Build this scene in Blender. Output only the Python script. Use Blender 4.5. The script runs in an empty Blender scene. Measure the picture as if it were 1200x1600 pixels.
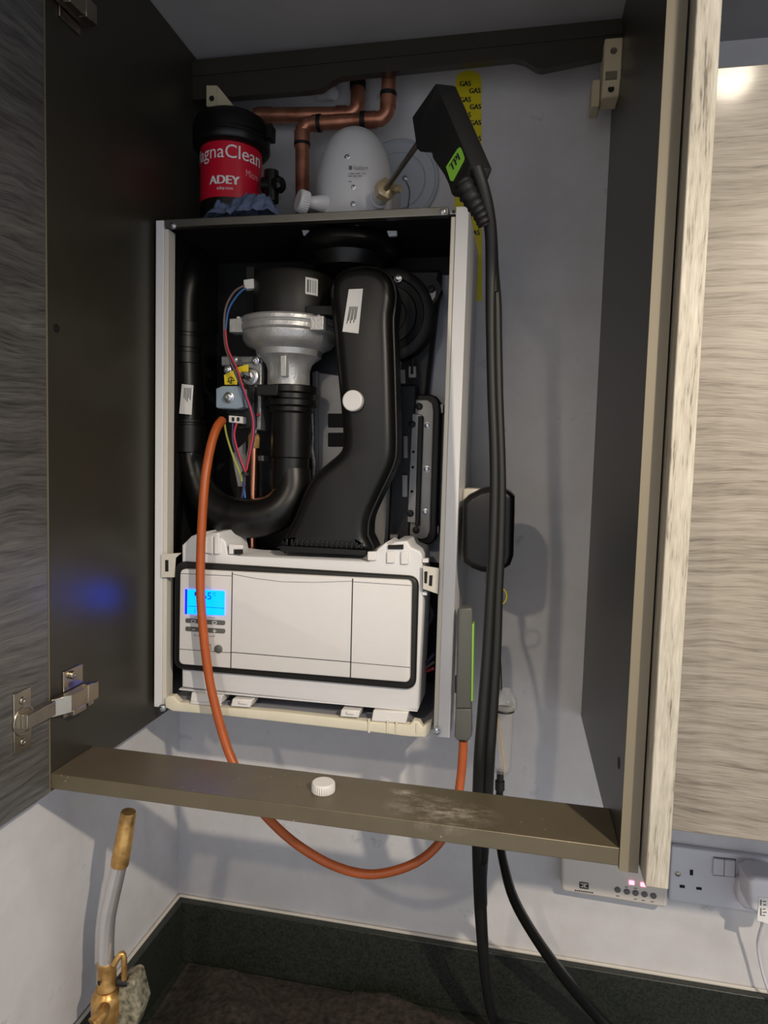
import bpy, bmesh, math, random
from mathutils import Vector, Matrix, noise
random.seed(7)
C = bpy.context.scene.collection
SC = bpy.context.scene
PI = math.pi

# ------------------------------------------------------------------ camera
F = 1058.0
CAM = Vector((.5157, -1.0987, 1.8037))
_y, _p, _r = .1955, -.0718, .0282
FW = Vector((-math.sin(_y)*math.cos(_p), math.cos(_y)*math.cos(_p), math.sin(_p)))
_rt = Vector((math.cos(_y), math.sin(_y), 0)); _up = _rt.cross(FW)
RT = math.cos(_r)*_rt + math.sin(_r)*_up
UP = -math.sin(_r)*_rt + math.cos(_r)*_up
cd = bpy.data.cameras.new('camera'); cam = bpy.data.objects.new('camera', cd); C.objects.link(cam)
cd.sensor_fit = 'VERTICAL'; cd.sensor_height = 32.0; cd.lens = F/1600*32.0
cd.clip_start = .02
cam.matrix_world = Matrix(((RT.x, UP.x, -FW.x, CAM.x), (RT.y, UP.y, -FW.y, CAM.y), (RT.z, UP.z, -FW.z, CAM.z), (0, 0, 0, 1)))
SC.camera = cam

# ------------------------------------------------------------------ light
SC.view_settings.view_transform = 'Standard'; SC.view_settings.look = 'None'
SC.view_settings.gamma = 1; SC.view_settings.use_curve_mapping = False
SC.view_settings.exposure = 0.0
W = bpy.data.worlds.new('world'); SC.world = W; W.use_nodes = True
W.node_tree.nodes['Background'].inputs[0].default_value = (.85, .90, 1.0, 1)
W.node_tree.nodes['Background'].inputs[1].default_value = .92
def spot(name, loc, target, energy, col, size, blend, rad):
    l = bpy.data.lights.new(name, 'SPOT'); l.energy = energy; l.color = col
    l.spot_size = math.radians(size); l.spot_blend = blend; l.shadow_soft_size = rad
    o = bpy.data.objects.new(name, l); C.objects.link(o); o.location = loc
    o.rotation_euler = (Vector(target)-Vector(loc)).to_track_quat('-Z', 'Y').to_euler()
    return o
WARM = (1.0, .87, .70)
spot('downlight_near', (.81, -.72, 2.41), (.81, -.72, 0), 5, WARM, 174, .5, .03)
spot('downlight_far', (1.22, -1.44, 2.41), (1.22, -1.44, 0), 84, WARM, 168, .4, .022)
spot('downlight_side', (.10, -1.70, 2.41), (.10, -1.70, 0), 22, WARM, 165, .4, .025)

# ------------------------------------------------------------------ helpers
def ray(u, v): return FW + RT*((u-600)/F) - UP*((v-800)/F)
def at(u, v, y):
    d = ray(u, v); return CAM + d*((y-CAM.y)/d.y)
def atx(u, v, x):
    d = ray(u, v); return CAM + d*((x-CAM.x)/d.x)
def atz(u, v, z):
    d = ray(u, v); return CAM + d*((z-CAM.z)/d.z)
def mpp(p): return (Vector(p)-CAM).dot(FW)/F
def lin(c):
    return tuple(((x/255)/12.92 if x/255 <= .04045 else ((x/255+.055)/1.055)**2.4) for x in c)

def mat(name, col, rough=.5, metal=0, spec=.5, noise_amt=0, scale=30, bump=0, bscale=200, coat=0, dark=None, emis=None, trans=0, stretch=None):
    m = bpy.data.materials.new(name); m.use_nodes = True
    nt = m.node_tree; b = nt.nodes['Principled BSDF']
    c = lin(col)
    b.inputs['Base Color'].default_value = (*c, 1)
    b.inputs['Roughness'].default_value = rough; b.inputs['Metallic'].default_value = metal
    b.inputs['Specular IOR Level'].default_value = spec
    b.inputs['Coat Weight'].default_value = coat
    b.inputs['Transmission Weight'].default_value = trans
    tc = nt.nodes.new('ShaderNodeTexCoord'); vec = tc.outputs['Object']
    if stretch:
        mp = nt.nodes.new('ShaderNodeMapping'); mp.inputs['Scale'].default_value = stretch
        nt.links.new(vec, mp.inputs[0]); vec = mp.outputs[0]
    if noise_amt:
        n = nt.nodes.new('ShaderNodeTexNoise'); n.inputs['Scale'].default_value = scale; n.inputs['Detail'].default_value = 6
        nt.links.new(vec, n.inputs['Vector'])
        mx = nt.nodes.new('ShaderNodeMix'); mx.data_type = 'RGBA'
        d = lin(dark) if dark else tuple(x*(1-noise_amt) for x in c)
        mx.inputs['A'].default_value = (*d, 1); mx.inputs['B'].default_value = (*c, 1)
        rp = nt.nodes.new('ShaderNodeMapRange'); rp.inputs['From Min'].default_value = .3; rp.inputs['From Max'].default_value = .62
        nt.links.new(n.outputs['Fac'], rp.inputs['Value']); nt.links.new(rp.outputs[0], mx.inputs['Factor'])
        nt.links.new(mx.outputs['Result'], b.inputs['Base Color'])
    if bump:
        n2 = nt.nodes.new('ShaderNodeTexNoise'); n2.inputs['Scale'].default_value = bscale; n2.inputs['Detail'].default_value = 4
        nt.links.new(vec, n2.inputs['Vector'])
        bp = nt.nodes.new('ShaderNodeBump'); bp.inputs['Strength'].default_value = bump; bp.inputs['Distance'].default_value = .002
        nt.links.new(n2.outputs['Fac'], bp.inputs['Height']); nt.links.new(bp.outputs[0], b.inputs['Normal'])
    if emis:
        b.inputs['Emission Color'].default_value = (*lin(emis[0]), 1); b.inputs['Emission Strength'].default_value = emis[1]
    return m

def wood(name, stops, stretch, rough=.42, wav=3.0, bump=.25, coat=0, crough=.1):
    m = bpy.data.materials.new(name); m.use_nodes = True
    nt = m.node_tree; b = nt.nodes['Principled BSDF']; L = nt.links.new
    tc = nt.nodes.new('ShaderNodeTexCoord')
    n0 = nt.nodes.new('ShaderNodeTexNoise'); n0.inputs['Scale'].default_value = wav; n0.inputs['Detail'].default_value = 2
    L(tc.outputs['Object'], n0.inputs['Vector'])
    ad = nt.nodes.new('ShaderNodeMix'); ad.data_type = 'RGBA'; ad.blend_type = 'LINEAR_LIGHT'; ad.inputs['Factor'].default_value = .018
    L(tc.outputs['Object'], ad.inputs['A']); L(n0.outputs['Color'], ad.inputs['B'])
    mp = nt.nodes.new('ShaderNodeMapping'); mp.inputs['Scale'].default_value = stretch; L(ad.outputs['Result'], mp.inputs[0])
    n1 = nt.nodes.new('ShaderNodeTexNoise'); n1.inputs['Scale'].default_value = 1; n1.inputs['Detail'].default_value = 8; n1.inputs['Roughness'].default_value = .62
    L(mp.outputs[0], n1.inputs['Vector'])
    mp2 = nt.nodes.new('ShaderNodeMapping'); mp2.inputs['Scale'].default_value = tuple(s*4.2 for s in stretch); L(ad.outputs['Result'], mp2.inputs[0])
    n2 = nt.nodes.new('ShaderNodeTexNoise'); n2.inputs['Scale'].default_value = 1; n2.inputs['Detail'].default_value = 5
    L(mp2.outputs[0], n2.inputs['Vector'])
    av = nt.nodes.new('ShaderNodeMath'); av.operation = 'MULTIPLY_ADD'; av.inputs[1].default_value = .62
    m3 = nt.nodes.new('ShaderNodeMath'); m3.operation = 'MULTIPLY'; m3.inputs[1].default_value = .38
    L(n2.outputs['Fac'], m3.inputs[0]); L(n1.outputs['Fac'], av.inputs[0]); L(m3.outputs[0], av.inputs[2])
    cr = nt.nodes.new('ShaderNodeValToRGB'); L(av.outputs[0], cr.inputs[0])
    el = cr.color_ramp.elements
    while len(el) < len(stops): el.new(.5)
    for e, (p, c) in zip(el, stops): e.position = p; e.color = (*lin(c), 1)
    L(cr.outputs[0], b.inputs['Base Color']); b.inputs['Roughness'].default_value = rough
    b.inputs['Coat Weight'].default_value = coat; b.inputs['Coat Roughness'].default_value = crough
    bp = nt.nodes.new('ShaderNodeBump'); bp.inputs['Strength'].default_value = bump; bp.inputs['Distance'].default_value = .001
    L(av.outputs[0], bp.inputs['Height']); L(bp.outputs[0], b.inputs['Normal'])
    return m

class MB:
    def __init__(s): s.v = []; s.f = []
    def add(s, vs, fs):
        o = len(s.v); s.v += [Vector(v) for v in vs]; s.f += [tuple(i+o for i in f) for f in fs]; return s
    def box(s, a, b):
        (x0, y0, z0), (x1, y1, z1) = a, b
        return s.add([(x0,y0,z0),(x1,y0,z0),(x1,y1,z0),(x0,y1,z0),(x0,y0,z1),(x1,y0,z1),(x1,y1,z1),(x0,y1,z1)],
                     [(0,3,2,1),(4,5,6,7),(0,1,5,4),(1,2,6,5),(2,3,7,6),(3,0,4,7)])
    def prism(s, poly, vec):
        n = len(poly); vec = Vector(vec); p = [Vector(q) for q in poly]
        return s.add(p+[q+vec for q in p], [tuple(range(n)), tuple(range(2*n-1, n-1, -1))]+[(i, i+n, (i+1) % n+n, (i+1) % n) for i in range(n)])
    def plate(s, px, y, depth):                       # outline on a plane parallel to the wall, extruded away from the viewer
        return s.prism([at(u, v, y) for u, v in px], (0, depth, 0))
    def tube(s, path, rad, n=14, caps=True, smooth=0):
        p = [Vector(q) for q in path]
        r = [rad]*len(p) if not isinstance(rad, (list, tuple)) else list(rad)
        if smooth: p, r = catmull(p, r, smooth)
        ring = []; t0 = (p[1]-p[0]).normalized()
        nrm = t0.orthogonal().normalized()
        for i, q in enumerate(p):
            t = ((p[min(i+1, len(p)-1)]-p[max(i-1, 0)])).normalized()
            nrm = (nrm - t*nrm.dot(t)).normalized(); bn = t.cross(nrm)
            ring.append([q+(nrm*math.cos(a*2*PI/n)+bn*math.sin(a*2*PI/n))*r[i] for a in range(n)])
        vs = [v for g in ring for v in g]; fs = []
        for i in range(len(p)-1):
            for a in range(n):
                fs.append((i*n+a, i*n+(a+1) % n, (i+1)*n+(a+1) % n, (i+1)*n+a))
        if caps: fs += [tuple(range(n-1, -1, -1)), tuple((len(p)-1)*n+a for a in range(n))]
        return s.add(vs, fs)
    def lathe(s, prof, org, axis=(0, 0, 1), n=40, a0=0, a1=2*PI, knurl=0, ref=None):   # prof: (radius, height)
        ax = Vector(axis).normalized(); u = Vector(ref) if ref else ax.orthogonal()
        u = (u-ax*u.dot(ax)).normalized(); w = ax.cross(u); org = Vector(org)
        full = abs(a1-a0-2*PI) < 1e-6; m = n if full else n+1
        vs = []
        for (r, h) in prof:
            for a in range(m):
                t = a0+(a1-a0)*a/n; rr = r*(1-knurl*(a % 2))
                vs.append(org+ax*h+(u*math.cos(t)+w*math.sin(t))*rr)
        fs = []
        for i in range(len(prof)-1):
            for a in range(n):
                b = (a+1) % m
                fs.append((i*m+a, i*m+b, (i+1)*m+b, (i+1)*m+a))
        if full:
            if prof[0][0] > 1e-6: fs.append(tuple(range(m-1, -1, -1)))
            if prof[-1][0] > 1e-6: fs.append(tuple((len(prof)-1)*m+a for a in range(m)))
        return s.add(vs, fs)
    def pillow(s, px, y, depth, bev, steps=4, smooth=0, back=True):   # outline with a rounded front edge
        p3 = [at(u, v, y) for u, v in px]
        if smooth: p3, _ = catmull(p3, [0]*len(p3), smooth, closed=True)
        P = [(q.x, q.z) for q in p3]
        if sum(P[i][0]*P[(i+1) % len(P)][1]-P[(i+1) % len(P)][0]*P[i][1] for i in range(len(P))) < 0: P.reverse()
        n = len(P)
        def inset(d):
            out = []
            for i in range(n):
                a, b, c = P[i-1], P[i], P[(i+1) % n]
                e1 = Vector((b[0]-a[0], b[1]-a[1])); e2 = Vector((c[0]-b[0], c[1]-b[1]))
                n1 = Vector((-e1.y, e1.x)).normalized(); n2 = Vector((-e2.y, e2.x)).normalized()
                m = n1+n2
                if m.length < 1e-6: m = n1
                m.normalize(); k = d/max(.5, m.dot(n1)); out.append((b[0]+m.x*k, b[1]+m.y*k))
            return out
        rings = []
        rings.append([(x, y+depth, z) for x, z in P])
        for k in range(steps+1):
            t = k/steps*PI/2
            q = inset(bev*(1-math.cos(t)))
            rings.append([(x, y+bev*(1-math.sin(t)), z) for x, z in q])
        vs = [v for r in rings for v in r]; fs = []
        for i in range(len(rings)-1):
            for a in range(n): fs.append((i*n+a, i*n+(a+1) % n, (i+1)*n+(a+1) % n, (i+1)*n+a))
        fs.append(tuple((len(rings)-1)*n+a for a in range(n)))
        if back: fs.append(tuple(range(n-1, -1, -1)))
        return s.add(vs, fs)
    def text(s, body, fn, w=40):                      # fn maps the unit square of the word to space
        cu = bpy.data.curves.new('word', 'FONT'); cu.body = body; cu.resolution_u = 3
        o = bpy.data.objects.new('word', cu); C.objects.link(o)
        me = bpy.data.meshes.new_from_object(o.evaluated_get(bpy.context.evaluated_depsgraph_get()))
        C.objects.unlink(o); bpy.data.objects.remove(o); bpy.data.curves.remove(cu)
        xs = [v.co.x for v in me.vertices]; ys = [v.co.y for v in me.vertices]
        x0, x1, y0, y1 = min(xs), max(xs), min(ys), max(ys)
        bm = bmesh.new(); bm.from_mesh(me); bpy.data.meshes.remove(me)
        vs = [fn((v.co.x-x0)/(x1-x0), (v.co.y-y0)/(y1-y0)) for v in bm.verts]; bm.verts.index_update()
        fs = [tuple(v.index for v in f.verts) for f in bm.faces]; bm.free()
        return s.add(vs, fs)
    def quadtext(s, body, bl, br, tl, y):             # corners in pixels on the plane y
        a, b, c = at(*bl, y), at(*br, y), at(*tl, y)
        return s.text(body, lambda p, q: a+(b-a)*p+(c-a)*q)
    def build(s, name, m, parent=None, ang=40, bevel=0, seg=2, flat=False):
        me = bpy.data.meshes.new(name)
        if parent is None:
            lo = [min(v[i] for v in s.v) for i in range(3)]; hi = [max(v[i] for v in s.v) for i in range(3)]
            org = Vector(((lo[0]+hi[0])/2, (lo[1]+hi[1])/2, lo[2]))
        else: org = ORG[parent.name]
        me.from_pydata([v-org for v in s.v], [], s.f)
        bm = bmesh.new(); bm.from_mesh(me)
        bmesh.ops.recalc_face_normals(bm, faces=bm.faces); bm.to_mesh(me); bm.free()
        me.update()
        o = bpy.data.objects.new(name, me); C.objects.link(o)
        me.materials.append(m)
        if parent is None: o.location = org
        else: o.parent = parent
        ORG[o.name] = org
        if not flat:
            me.polygons.foreach_set('use_smooth', [True]*len(me.polygons)); me.set_sharp_from_angle(angle=math.radians(ang))
        if bevel:
            md = o.modifiers.new('edge', 'BEVEL'); md.width = bevel; md.segments = seg; md.limit_method = 'ANGLE'; md.angle_limit = math.radians(50)
        return o
ORG = {}
def catmull(p, r, k, closed=False):
    out, ro = [], []; n = len(p); rng = n if closed else n-1
    for i in range(rng):
        g = (lambda j: p[j % n]) if closed else (lambda j: p[min(max(j, 0), n-1)])
        h = (lambda j: r[j % n]) if closed else (lambda j: r[min(max(j, 0), n-1)])
        a, b, c, d = g(i-1), g(i), g(i+1), g(i+2)
        for t in range(k):
            s = t/k
            out.append(.5*((2*b)+(c-a)*s+(2*a-5*b+4*c-d)*s*s+(3*b-3*c+d-a)*s**3)); ro.append(h(i)*(1-s)+h(i+1)*s)
    if not closed: out.append(p[-1]); ro.append(r[-1])
    return out, ro
def tag(o, label=None, cat=None, group=None, kind=None):
    if label: o['label'] = label
    if cat: o['category'] = cat
    if group: o['group'] = group
    if kind: o['kind'] = kind
    return o
def thing(name, label, cat, loc, group=None):
    o = bpy.data.objects.new(name, None); C.objects.link(o); o.location = loc; o.empty_display_size = .02
    ORG[o.name] = Vector(loc); return tag(o, label, cat, group)
def struct(name, mb, m, **k): return tag(mb.build(name, m, **k), kind='structure')
def pts(l, y=None): return [at(a[0], a[1], a[2] if len(a) > 2 else y) for a in l]
def each(name, quads, y, depth, m, parent, **k):
    return [MB().plate(q, y, depth).build(name, m, parent, **k) for q in quads]
def screw(parent, u, v, y, rpx, m, name='screw', axis=(0, -1, 0)):
    p = at(u, v, y); r = rpx*mpp(p); b = MB()
    b.lathe([(r*1.25, 0), (r*1.25, r*.25), (r, r*.3), (r, r*.8), (r*.7, r), (r*.35, r), (r*.3, r*.6), (0, r*.6)], p, axis, 14)
    return b.build(name, m, parent)

# ------------------------------------------------------------------ materials
M = {}
def wallmat():
    m = mat('wall_paint', (205, 203, 203), .6, bump=.12, bscale=90)
    nt = m.node_tree; b = nt.nodes['Principled BSDF']; L = nt.links.new
    g = nt.nodes.new('ShaderNodeTexCoord')
    n = nt.nodes.new('ShaderNodeTexNoise'); n.inputs['Scale'].default_value = 14; n.inputs['Detail'].default_value = 7; n.inputs['Roughness'].default_value = .65
    L(g.outputs['Object'], n.inputs['Vector'])
    cr = nt.nodes.new('ShaderNodeValToRGB'); L(n.outputs['Fac'], cr.inputs[0])
    e = cr.color_ramp.elements
    e[0].position = .24; e[0].color = (*lin((165, 162, 161)), 1); e[1].position = .37; e[1].color = (*lin((207, 205, 206)), 1)
    x = e.new(.62); x.color = (*lin((200, 197, 196)), 1)
    L(cr.outputs[0], b.inputs['Base Color']); return m
M['wall'] = wallmat()
M['ceiling'] = mat('ceiling_paint', (170, 168, 168), .8, bump=.1, bscale=60, noise_amt=.12, scale=9)
M['olive'] = mat('olive_laminate', (54, 51, 42), .36, .2, spec=.5, noise_amt=.10, scale=25, bump=.05, bscale=500)  # darker copy of the shelf laminate, the panels' shade put into the colour
M['tan_edge'] = mat('lit_edge', (120, 112, 94), .5)
M['white_metal'] = mat('white_enamel', (214, 214, 216), .38, noise_amt=.03, scale=12)
M['lip'] = mat('cream_enamel', (204, 199, 188), .4)
M['steel'] = mat('brushed_steel', (150, 147, 138), .38, 1, noise_amt=.12, scale=40, stretch=(2, 2, 60))
M['zinc'] = mat('zinc', (190, 192, 195), .3, 1)
M['inner'] = mat('inner_panel', (160, 162, 172), .5, .2, noise_amt=.1, scale=10)
M['grey_sheet'] = mat('aluminised_sheet', (152, 150, 148), .45, .45, noise_amt=.15, scale=20)
M['cast'] = mat('cast_aluminium', (196, 196, 194), .36, .55, noise_amt=.22, scale=45, bump=.25, bscale=260)
M['black'] = mat('black_plastic', (13, 13, 12), .36, spec=.4, bump=.06, bscale=700)
M['black2'] = mat('black_matt', (9, 9, 9), .6, bump=.1, bscale=500)
M['motor'] = mat('motor_plastic', (26, 25, 20), .5, noise_amt=.1)
M['rubber'] = mat('black_rubber', (17, 18, 16), .55)
M['hx'] = mat('dark_casting', (42, 43, 44), .5, .3, noise_amt=.2, scale=60, bump=.2)
M['white'] = mat('white_plastic', (222, 220, 218), .4, noise_amt=.03, scale=8)
M['white2'] = mat('box_plastic', (214, 214, 216), .42, noise_amt=.03, scale=8)
M['fascia'] = mat('fascia_plastic', (216, 214, 213), .45, noise_amt=.02, scale=60)
M['cream'] = mat('cream_plastic', (216, 210, 190), .45, noise_amt=.06, scale=20)
M['sealant'] = mat('sealant', (206, 200, 190), .5)
M['bracket'] = mat('bracket_plastic', (190, 178, 146), .45)
M['hinge'] = mat('nickel', (178, 170, 154), .28, 1, noise_amt=.12, scale=60)
M['copper'] = mat('copper_pipe', (204, 140, 112), .34, .7, noise_amt=.35, scale=35, dark=(140, 86, 66))
M['copper2'] = mat('clean_copper', (214, 150, 120), .28, 1, noise_amt=.12, scale=40)
M['brass'] = mat('worn_brass', (206, 164, 100), .34, .7, noise_amt=.4, scale=60, dark=(150, 112, 62), bump=.2, bscale=150)
M['brass2'] = mat('pale_brass', (196, 178, 140), .3, .6)
M['chrome'] = mat('torch_tube', (216, 214, 214), .22, .75, noise_amt=.08, scale=30)
M['orange'] = mat('orange_rubber', (170, 82, 32), .42, noise_amt=.12, scale=60, bump=.06)
M['red_label'] = mat('red_label', (206, 22, 48), .35)
M['pink'] = mat('pink_print', (226, 160, 166), .5)
M['print_white'] = mat('white_print', (235, 232, 230), .5)
M['print_grey'] = mat('grey_print', (105, 105, 108), .6)
M['ink'] = mat('dark_print', (30, 30, 32), .6)
M['paper'] = mat('label_paper', (226, 224, 220), .55)
M['yellow'] = mat('yellow_tape', (226, 208, 32), .4, noise_amt=.06)
M['tag_yellow'] = mat('yellow_tag', (232, 204, 40), .45)
M['lime'] = mat('lime_label', (132, 192, 64), .45)
M['grey_body'] = mat('grey_meter', (86, 88, 84), .5, bump=.05, bscale=600)
M['rosette'] = mat('rosette_plastic', (176, 182, 188), .45)
M['dome'] = mat('dome_plastic', (206, 206, 208), .4, noise_amt=.02)
M['cloth'] = mat('blue_cloth', (92, 104, 134), .9, noise_amt=.3, scale=60, bump=.5, bscale=200)
M['blue_grey'] = mat('solenoid_paint', (142, 158, 172), .45, noise_amt=.08, scale=60)
M['valve'] = mat('valve_casting', (158, 160, 160), .4, .7, noise_amt=.2, scale=60, bump=.2)
M['wire_blue'] = mat('blue_wire', (40, 92, 150), .45)
M['wire_brown'] = mat('brown_wire', (104, 84, 80), .45)
M['wire_red'] = mat('red_wire', (176, 48, 66), .45)
M['wire_violet'] = mat('violet_wire', (58, 50, 92), .45)
M['wire_earth'] = mat('earth_wire', (150, 156, 60), .45)
M['foil'] = mat('foil', (180, 180, 182), .35, .8, bump=1, bscale=300)
M['timer'] = mat('timer_plastic', (214, 206, 196), .45)
M['socket'] = mat('socket_plastic', (212, 210, 216), .35)
M['button'] = mat('grey_button', (98, 96, 96), .5)
M['hole'] = mat('dark_hole', (14, 13, 13), .8)
M['led'] = mat('red_led', (255, 120, 150), .4, emis=((255, 110, 140), 5))
M['lcd_edge'] = mat('display_edge', (10, 10, 200), .4, emis=((4, 4, 255), 8))
M['lcd_ink'] = mat('display_digit', (2, 28, 60), .5)
M['worktop'] = mat('speckled_worktop', (44, 48, 42), .42, noise_amt=.55, scale=260, dark=(20, 24, 20))
M['towel'] = mat('brown_towel', (56, 47, 40), .95, noise_amt=.55, scale=110, dark=(13, 12, 11), bump=1, bscale=420)
M['chip'] = mat('chipped_paint', (150, 144, 122), .6, noise_amt=.8, scale=120, dark=(50, 47, 36), bump=.8, bscale=90)
M['canister'] = mat('gas_canister', (120, 100, 60), .4)
def clearmat():
    m = mat('clear_plastic', (206, 206, 206), .15); nt = m.node_tree; L = nt.links.new
    t = nt.nodes.new('ShaderNodeBsdfTransparent'); t.inputs[0].default_value = (.98, .98, .98, 1)
    x = nt.nodes.new('ShaderNodeMixShader'); fr = nt.nodes.new('ShaderNodeLayerWeight'); fr.inputs[0].default_value = .35
    mr = nt.nodes.new('ShaderNodeMapRange'); mr.inputs['To Min'].default_value = .13; mr.inputs['To Max'].default_value = .5
    L(fr.outputs['Facing'], mr.inputs['Value']); L(mr.outputs[0], x.inputs[0]); L(t.outputs[0], x.inputs[1]); L(nt.nodes['Principled BSDF'].outputs[0], x.inputs[2])
    L(x.outputs[0], nt.nodes['Material Output'].inputs[0]); return m
M['clear'] = clearmat()
M['tan_tube'] = mat('yellow_tube', (206, 168, 70), .5)
M['light_wood'] = wood('limed_wood', [(.32, (76, 68, 58)), (.43, (122, 113, 100)), (.55, (144, 136, 123)), (.75, (162, 155, 144))], (9, 9, 190), wav=5, rough=.42, coat=.25, crough=.12)
M['edge_wood'] = wood('limed_wood_edge', [(.36, (96, 88, 74)), (.44, (164, 157, 142)), (.6, (188, 182, 168)), (.8, (200, 195, 182))], (170, 170, 14), wav=1)
M['shade_wood'] = wood('limed_wood_shade', [(.30, (36, 34, 33)), (.44, (66, 64, 62)), (.56, (84, 82, 79)), (.75, (102, 100, 97))], (9, 9, 170), coat=.3, crough=.07, rough=.36, wav=7, bump=.5)  # same wood as the limed doors, darkened: the open door's shade is painted in
def lcd():
    m = mat('display_glass', (0, 60, 120), .3, emis=((0, 82, 255), 8)); return m
M['lcd'] = lcd()

# ------------------------------------------------------------------ setting
XW = -.067; ZC = 2.426; ZT = .89
struct('wall_back', MB().box((XW-.1, 0, 0), (2.2, .1, ZC+.1)), M['wall'])
struct('wall_left', MB().box((XW-.1, -2.6, 0), (XW, 0, ZC+.1)), M['wall'])
struct('ceiling', MB().box((XW, -2.6, ZC), (2.2, 0, ZC+.1)), M['ceiling'])
struct('floor', MB().box((XW-.1, -2.6, -.1), (2.2, .1, 0)), mat('floor_tiles', (120, 112, 104), .5, noise_amt=.1))

# worktop with its upstands
wt = thing('worktop', 'dark green speckled kitchen worktop with a matching upstand along both white walls', 'worktop', (.9, -.3, ZT-.04))
MB().box((XW, -.6, ZT-.04), (2.1, 0, ZT)).build('slab', M['worktop'], wt, bevel=.004)
MB().box((XW, -.018, ZT), (2.1, 0, 1.003)).build('upstand', M['worktop'], wt, bevel=.002)
MB().box((XW, -.6, ZT), (XW+.018, -.018, 1.003)).build('upstand', M['worktop'], wt, bevel=.002)
sl = MB().tube([(XW+.004, -.6, 1.0035), (XW+.004, -.006, 1.0035), (XW+.006, -.004, 1.0035), (2.1, -.004, 1.0035)], .003, 6)
tag(sl.build('sealant_bead', M['sealant'], wt), 'white sealant line along the top of the upstand')
# ------------------------------------------------------------------ wall cabinet
XL, XR, YF, ZB = -.0053, .6279, -.4226, 1.414
cab = thing('wall_cabinet', 'open dark olive wall cabinet without a back, standing around the boiler', 'cabinet', (.31, -.2, ZB))
MB().box((XL-.018, YF, ZB-.004), (XL, -.001, ZC-.001)).build('side_panel', M['olive'], cab, bevel=.0008)
MB().box((XR, YF, ZB-.004), (XR+.018, -.001, ZC-.001)).build('side_panel', M['olive'], cab, bevel=.0008)
def shelfmat():
    m = mat('olive_lit_shelf', (104, 95, 76), .36, .35, noise_amt=.10, scale=25, bump=.05, bscale=500)  # lighter copy of the olive laminate, the shelf's stronger light put into its colour
    nt = m.node_tree; L = nt.links.new; b = nt.nodes['Principled BSDF']
    src = b.inputs['Base Color'].links[0].from_socket
    g = nt.nodes.new('ShaderNodeNewGeometry')
    def blob(cx, cy, rx, ry):
        mp = nt.nodes.new('ShaderNodeMapping'); mp.inputs['Location'].default_value = (-cx/rx, -cy/ry, -1.4325/.02); mp.inputs['Scale'].default_value = (1/rx, 1/ry, 50)
        ln = nt.nodes.new('ShaderNodeVectorMath'); ln.operation = 'LENGTH'
        L(g.outputs['Position'], mp.inputs[0]); L(mp.outputs[0], ln.inputs[0])
        r = nt.nodes.new('ShaderNodeMapRange'); r.inputs['From Min'].default_value = 1; r.inputs['From Max'].default_value = .2
        L(ln.outputs['Value'], r.inputs['Value']); return r.outputs[0]
    c1 = atz(690, 1268, 1.4325); c2 = atz(640, 1240, 1.4325)
    s1 = blob(c1.x, c1.y, .068, .034); s2 = blob(c2.x, c2.y, .03, .012)
    mxm = nt.nodes.new('ShaderNodeMath'); mxm.operation = 'MAXIMUM'; L(s1, mxm.inputs[0]); L(s2, mxm.inputs[1])
    mp = nt.nodes.new('ShaderNodeMapping'); mp.inputs['Scale'].default_value = (45, 120, 40); mp.inputs['Rotation'].default_value = (0, 0, -.5)
    L(g.outputs['Position'], mp.inputs[0])
    n = nt.nodes.new('ShaderNodeTexNoise'); n.inputs['Scale'].default_value = 1; n.inputs['Detail'].default_value = 9; n.inputs['Roughness'].default_value = .75
    L(mp.outputs[0], n.inputs['Vector'])
    rr = nt.nodes.new('ShaderNodeMapRange'); rr.inputs['From Min'].default_value = .44; rr.inputs['From Max'].default_value = .72
    L(n.outputs['Fac'], rr.inputs['Value'])
    ml = nt.nodes.new('ShaderNodeMath'); ml.operation = 'MULTIPLY'; L(mxm.outputs[0], ml.inputs[0]); L(rr.outputs[0], ml.inputs[1])
    # fine specks of dust
    vo = nt.nodes.new('ShaderNodeTexVoronoi'); vo.inputs['Scale'].default_value = 65; L(g.outputs['Position'], vo.inputs['Vector'])
    r2 = nt.nodes.new('ShaderNodeMapRange'); r2.inputs['From Min'].default_value = .07; r2.inputs['From Max'].default_value = .03
    L(vo.outputs['Distance'], r2.inputs['Value'])
    sp = nt.nodes.new('ShaderNodeMath'); sp.operation = 'MULTIPLY'; sp.inputs[1].default_value = .5; L(r2.outputs[0], sp.inputs[0])
    tot = nt.nodes.new('ShaderNodeMath'); tot.operation = 'ADD'; tot.use_clamp = True; L(ml.outputs[0], tot.inputs[0]); L(sp.outputs[0], tot.inputs[1])
    mx = nt.nodes.new('ShaderNodeMix'); mx.data_type = 'RGBA'; L(tot.outputs[0], mx.inputs['Factor']); L(src, mx.inputs['A'])
    mx.inputs['B'].default_value = (*lin((214, 206, 190)), 1); L(mx.outputs['Result'], b.inputs['Base Color']); return m
tag(MB().box((XL, -.4226, ZB), (XR, -.3424, 1.4325)).build('bottom_rail', shelfmat(), cab, bevel=.0008), 'bottom rail with a smear of white plaster dust')
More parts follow.
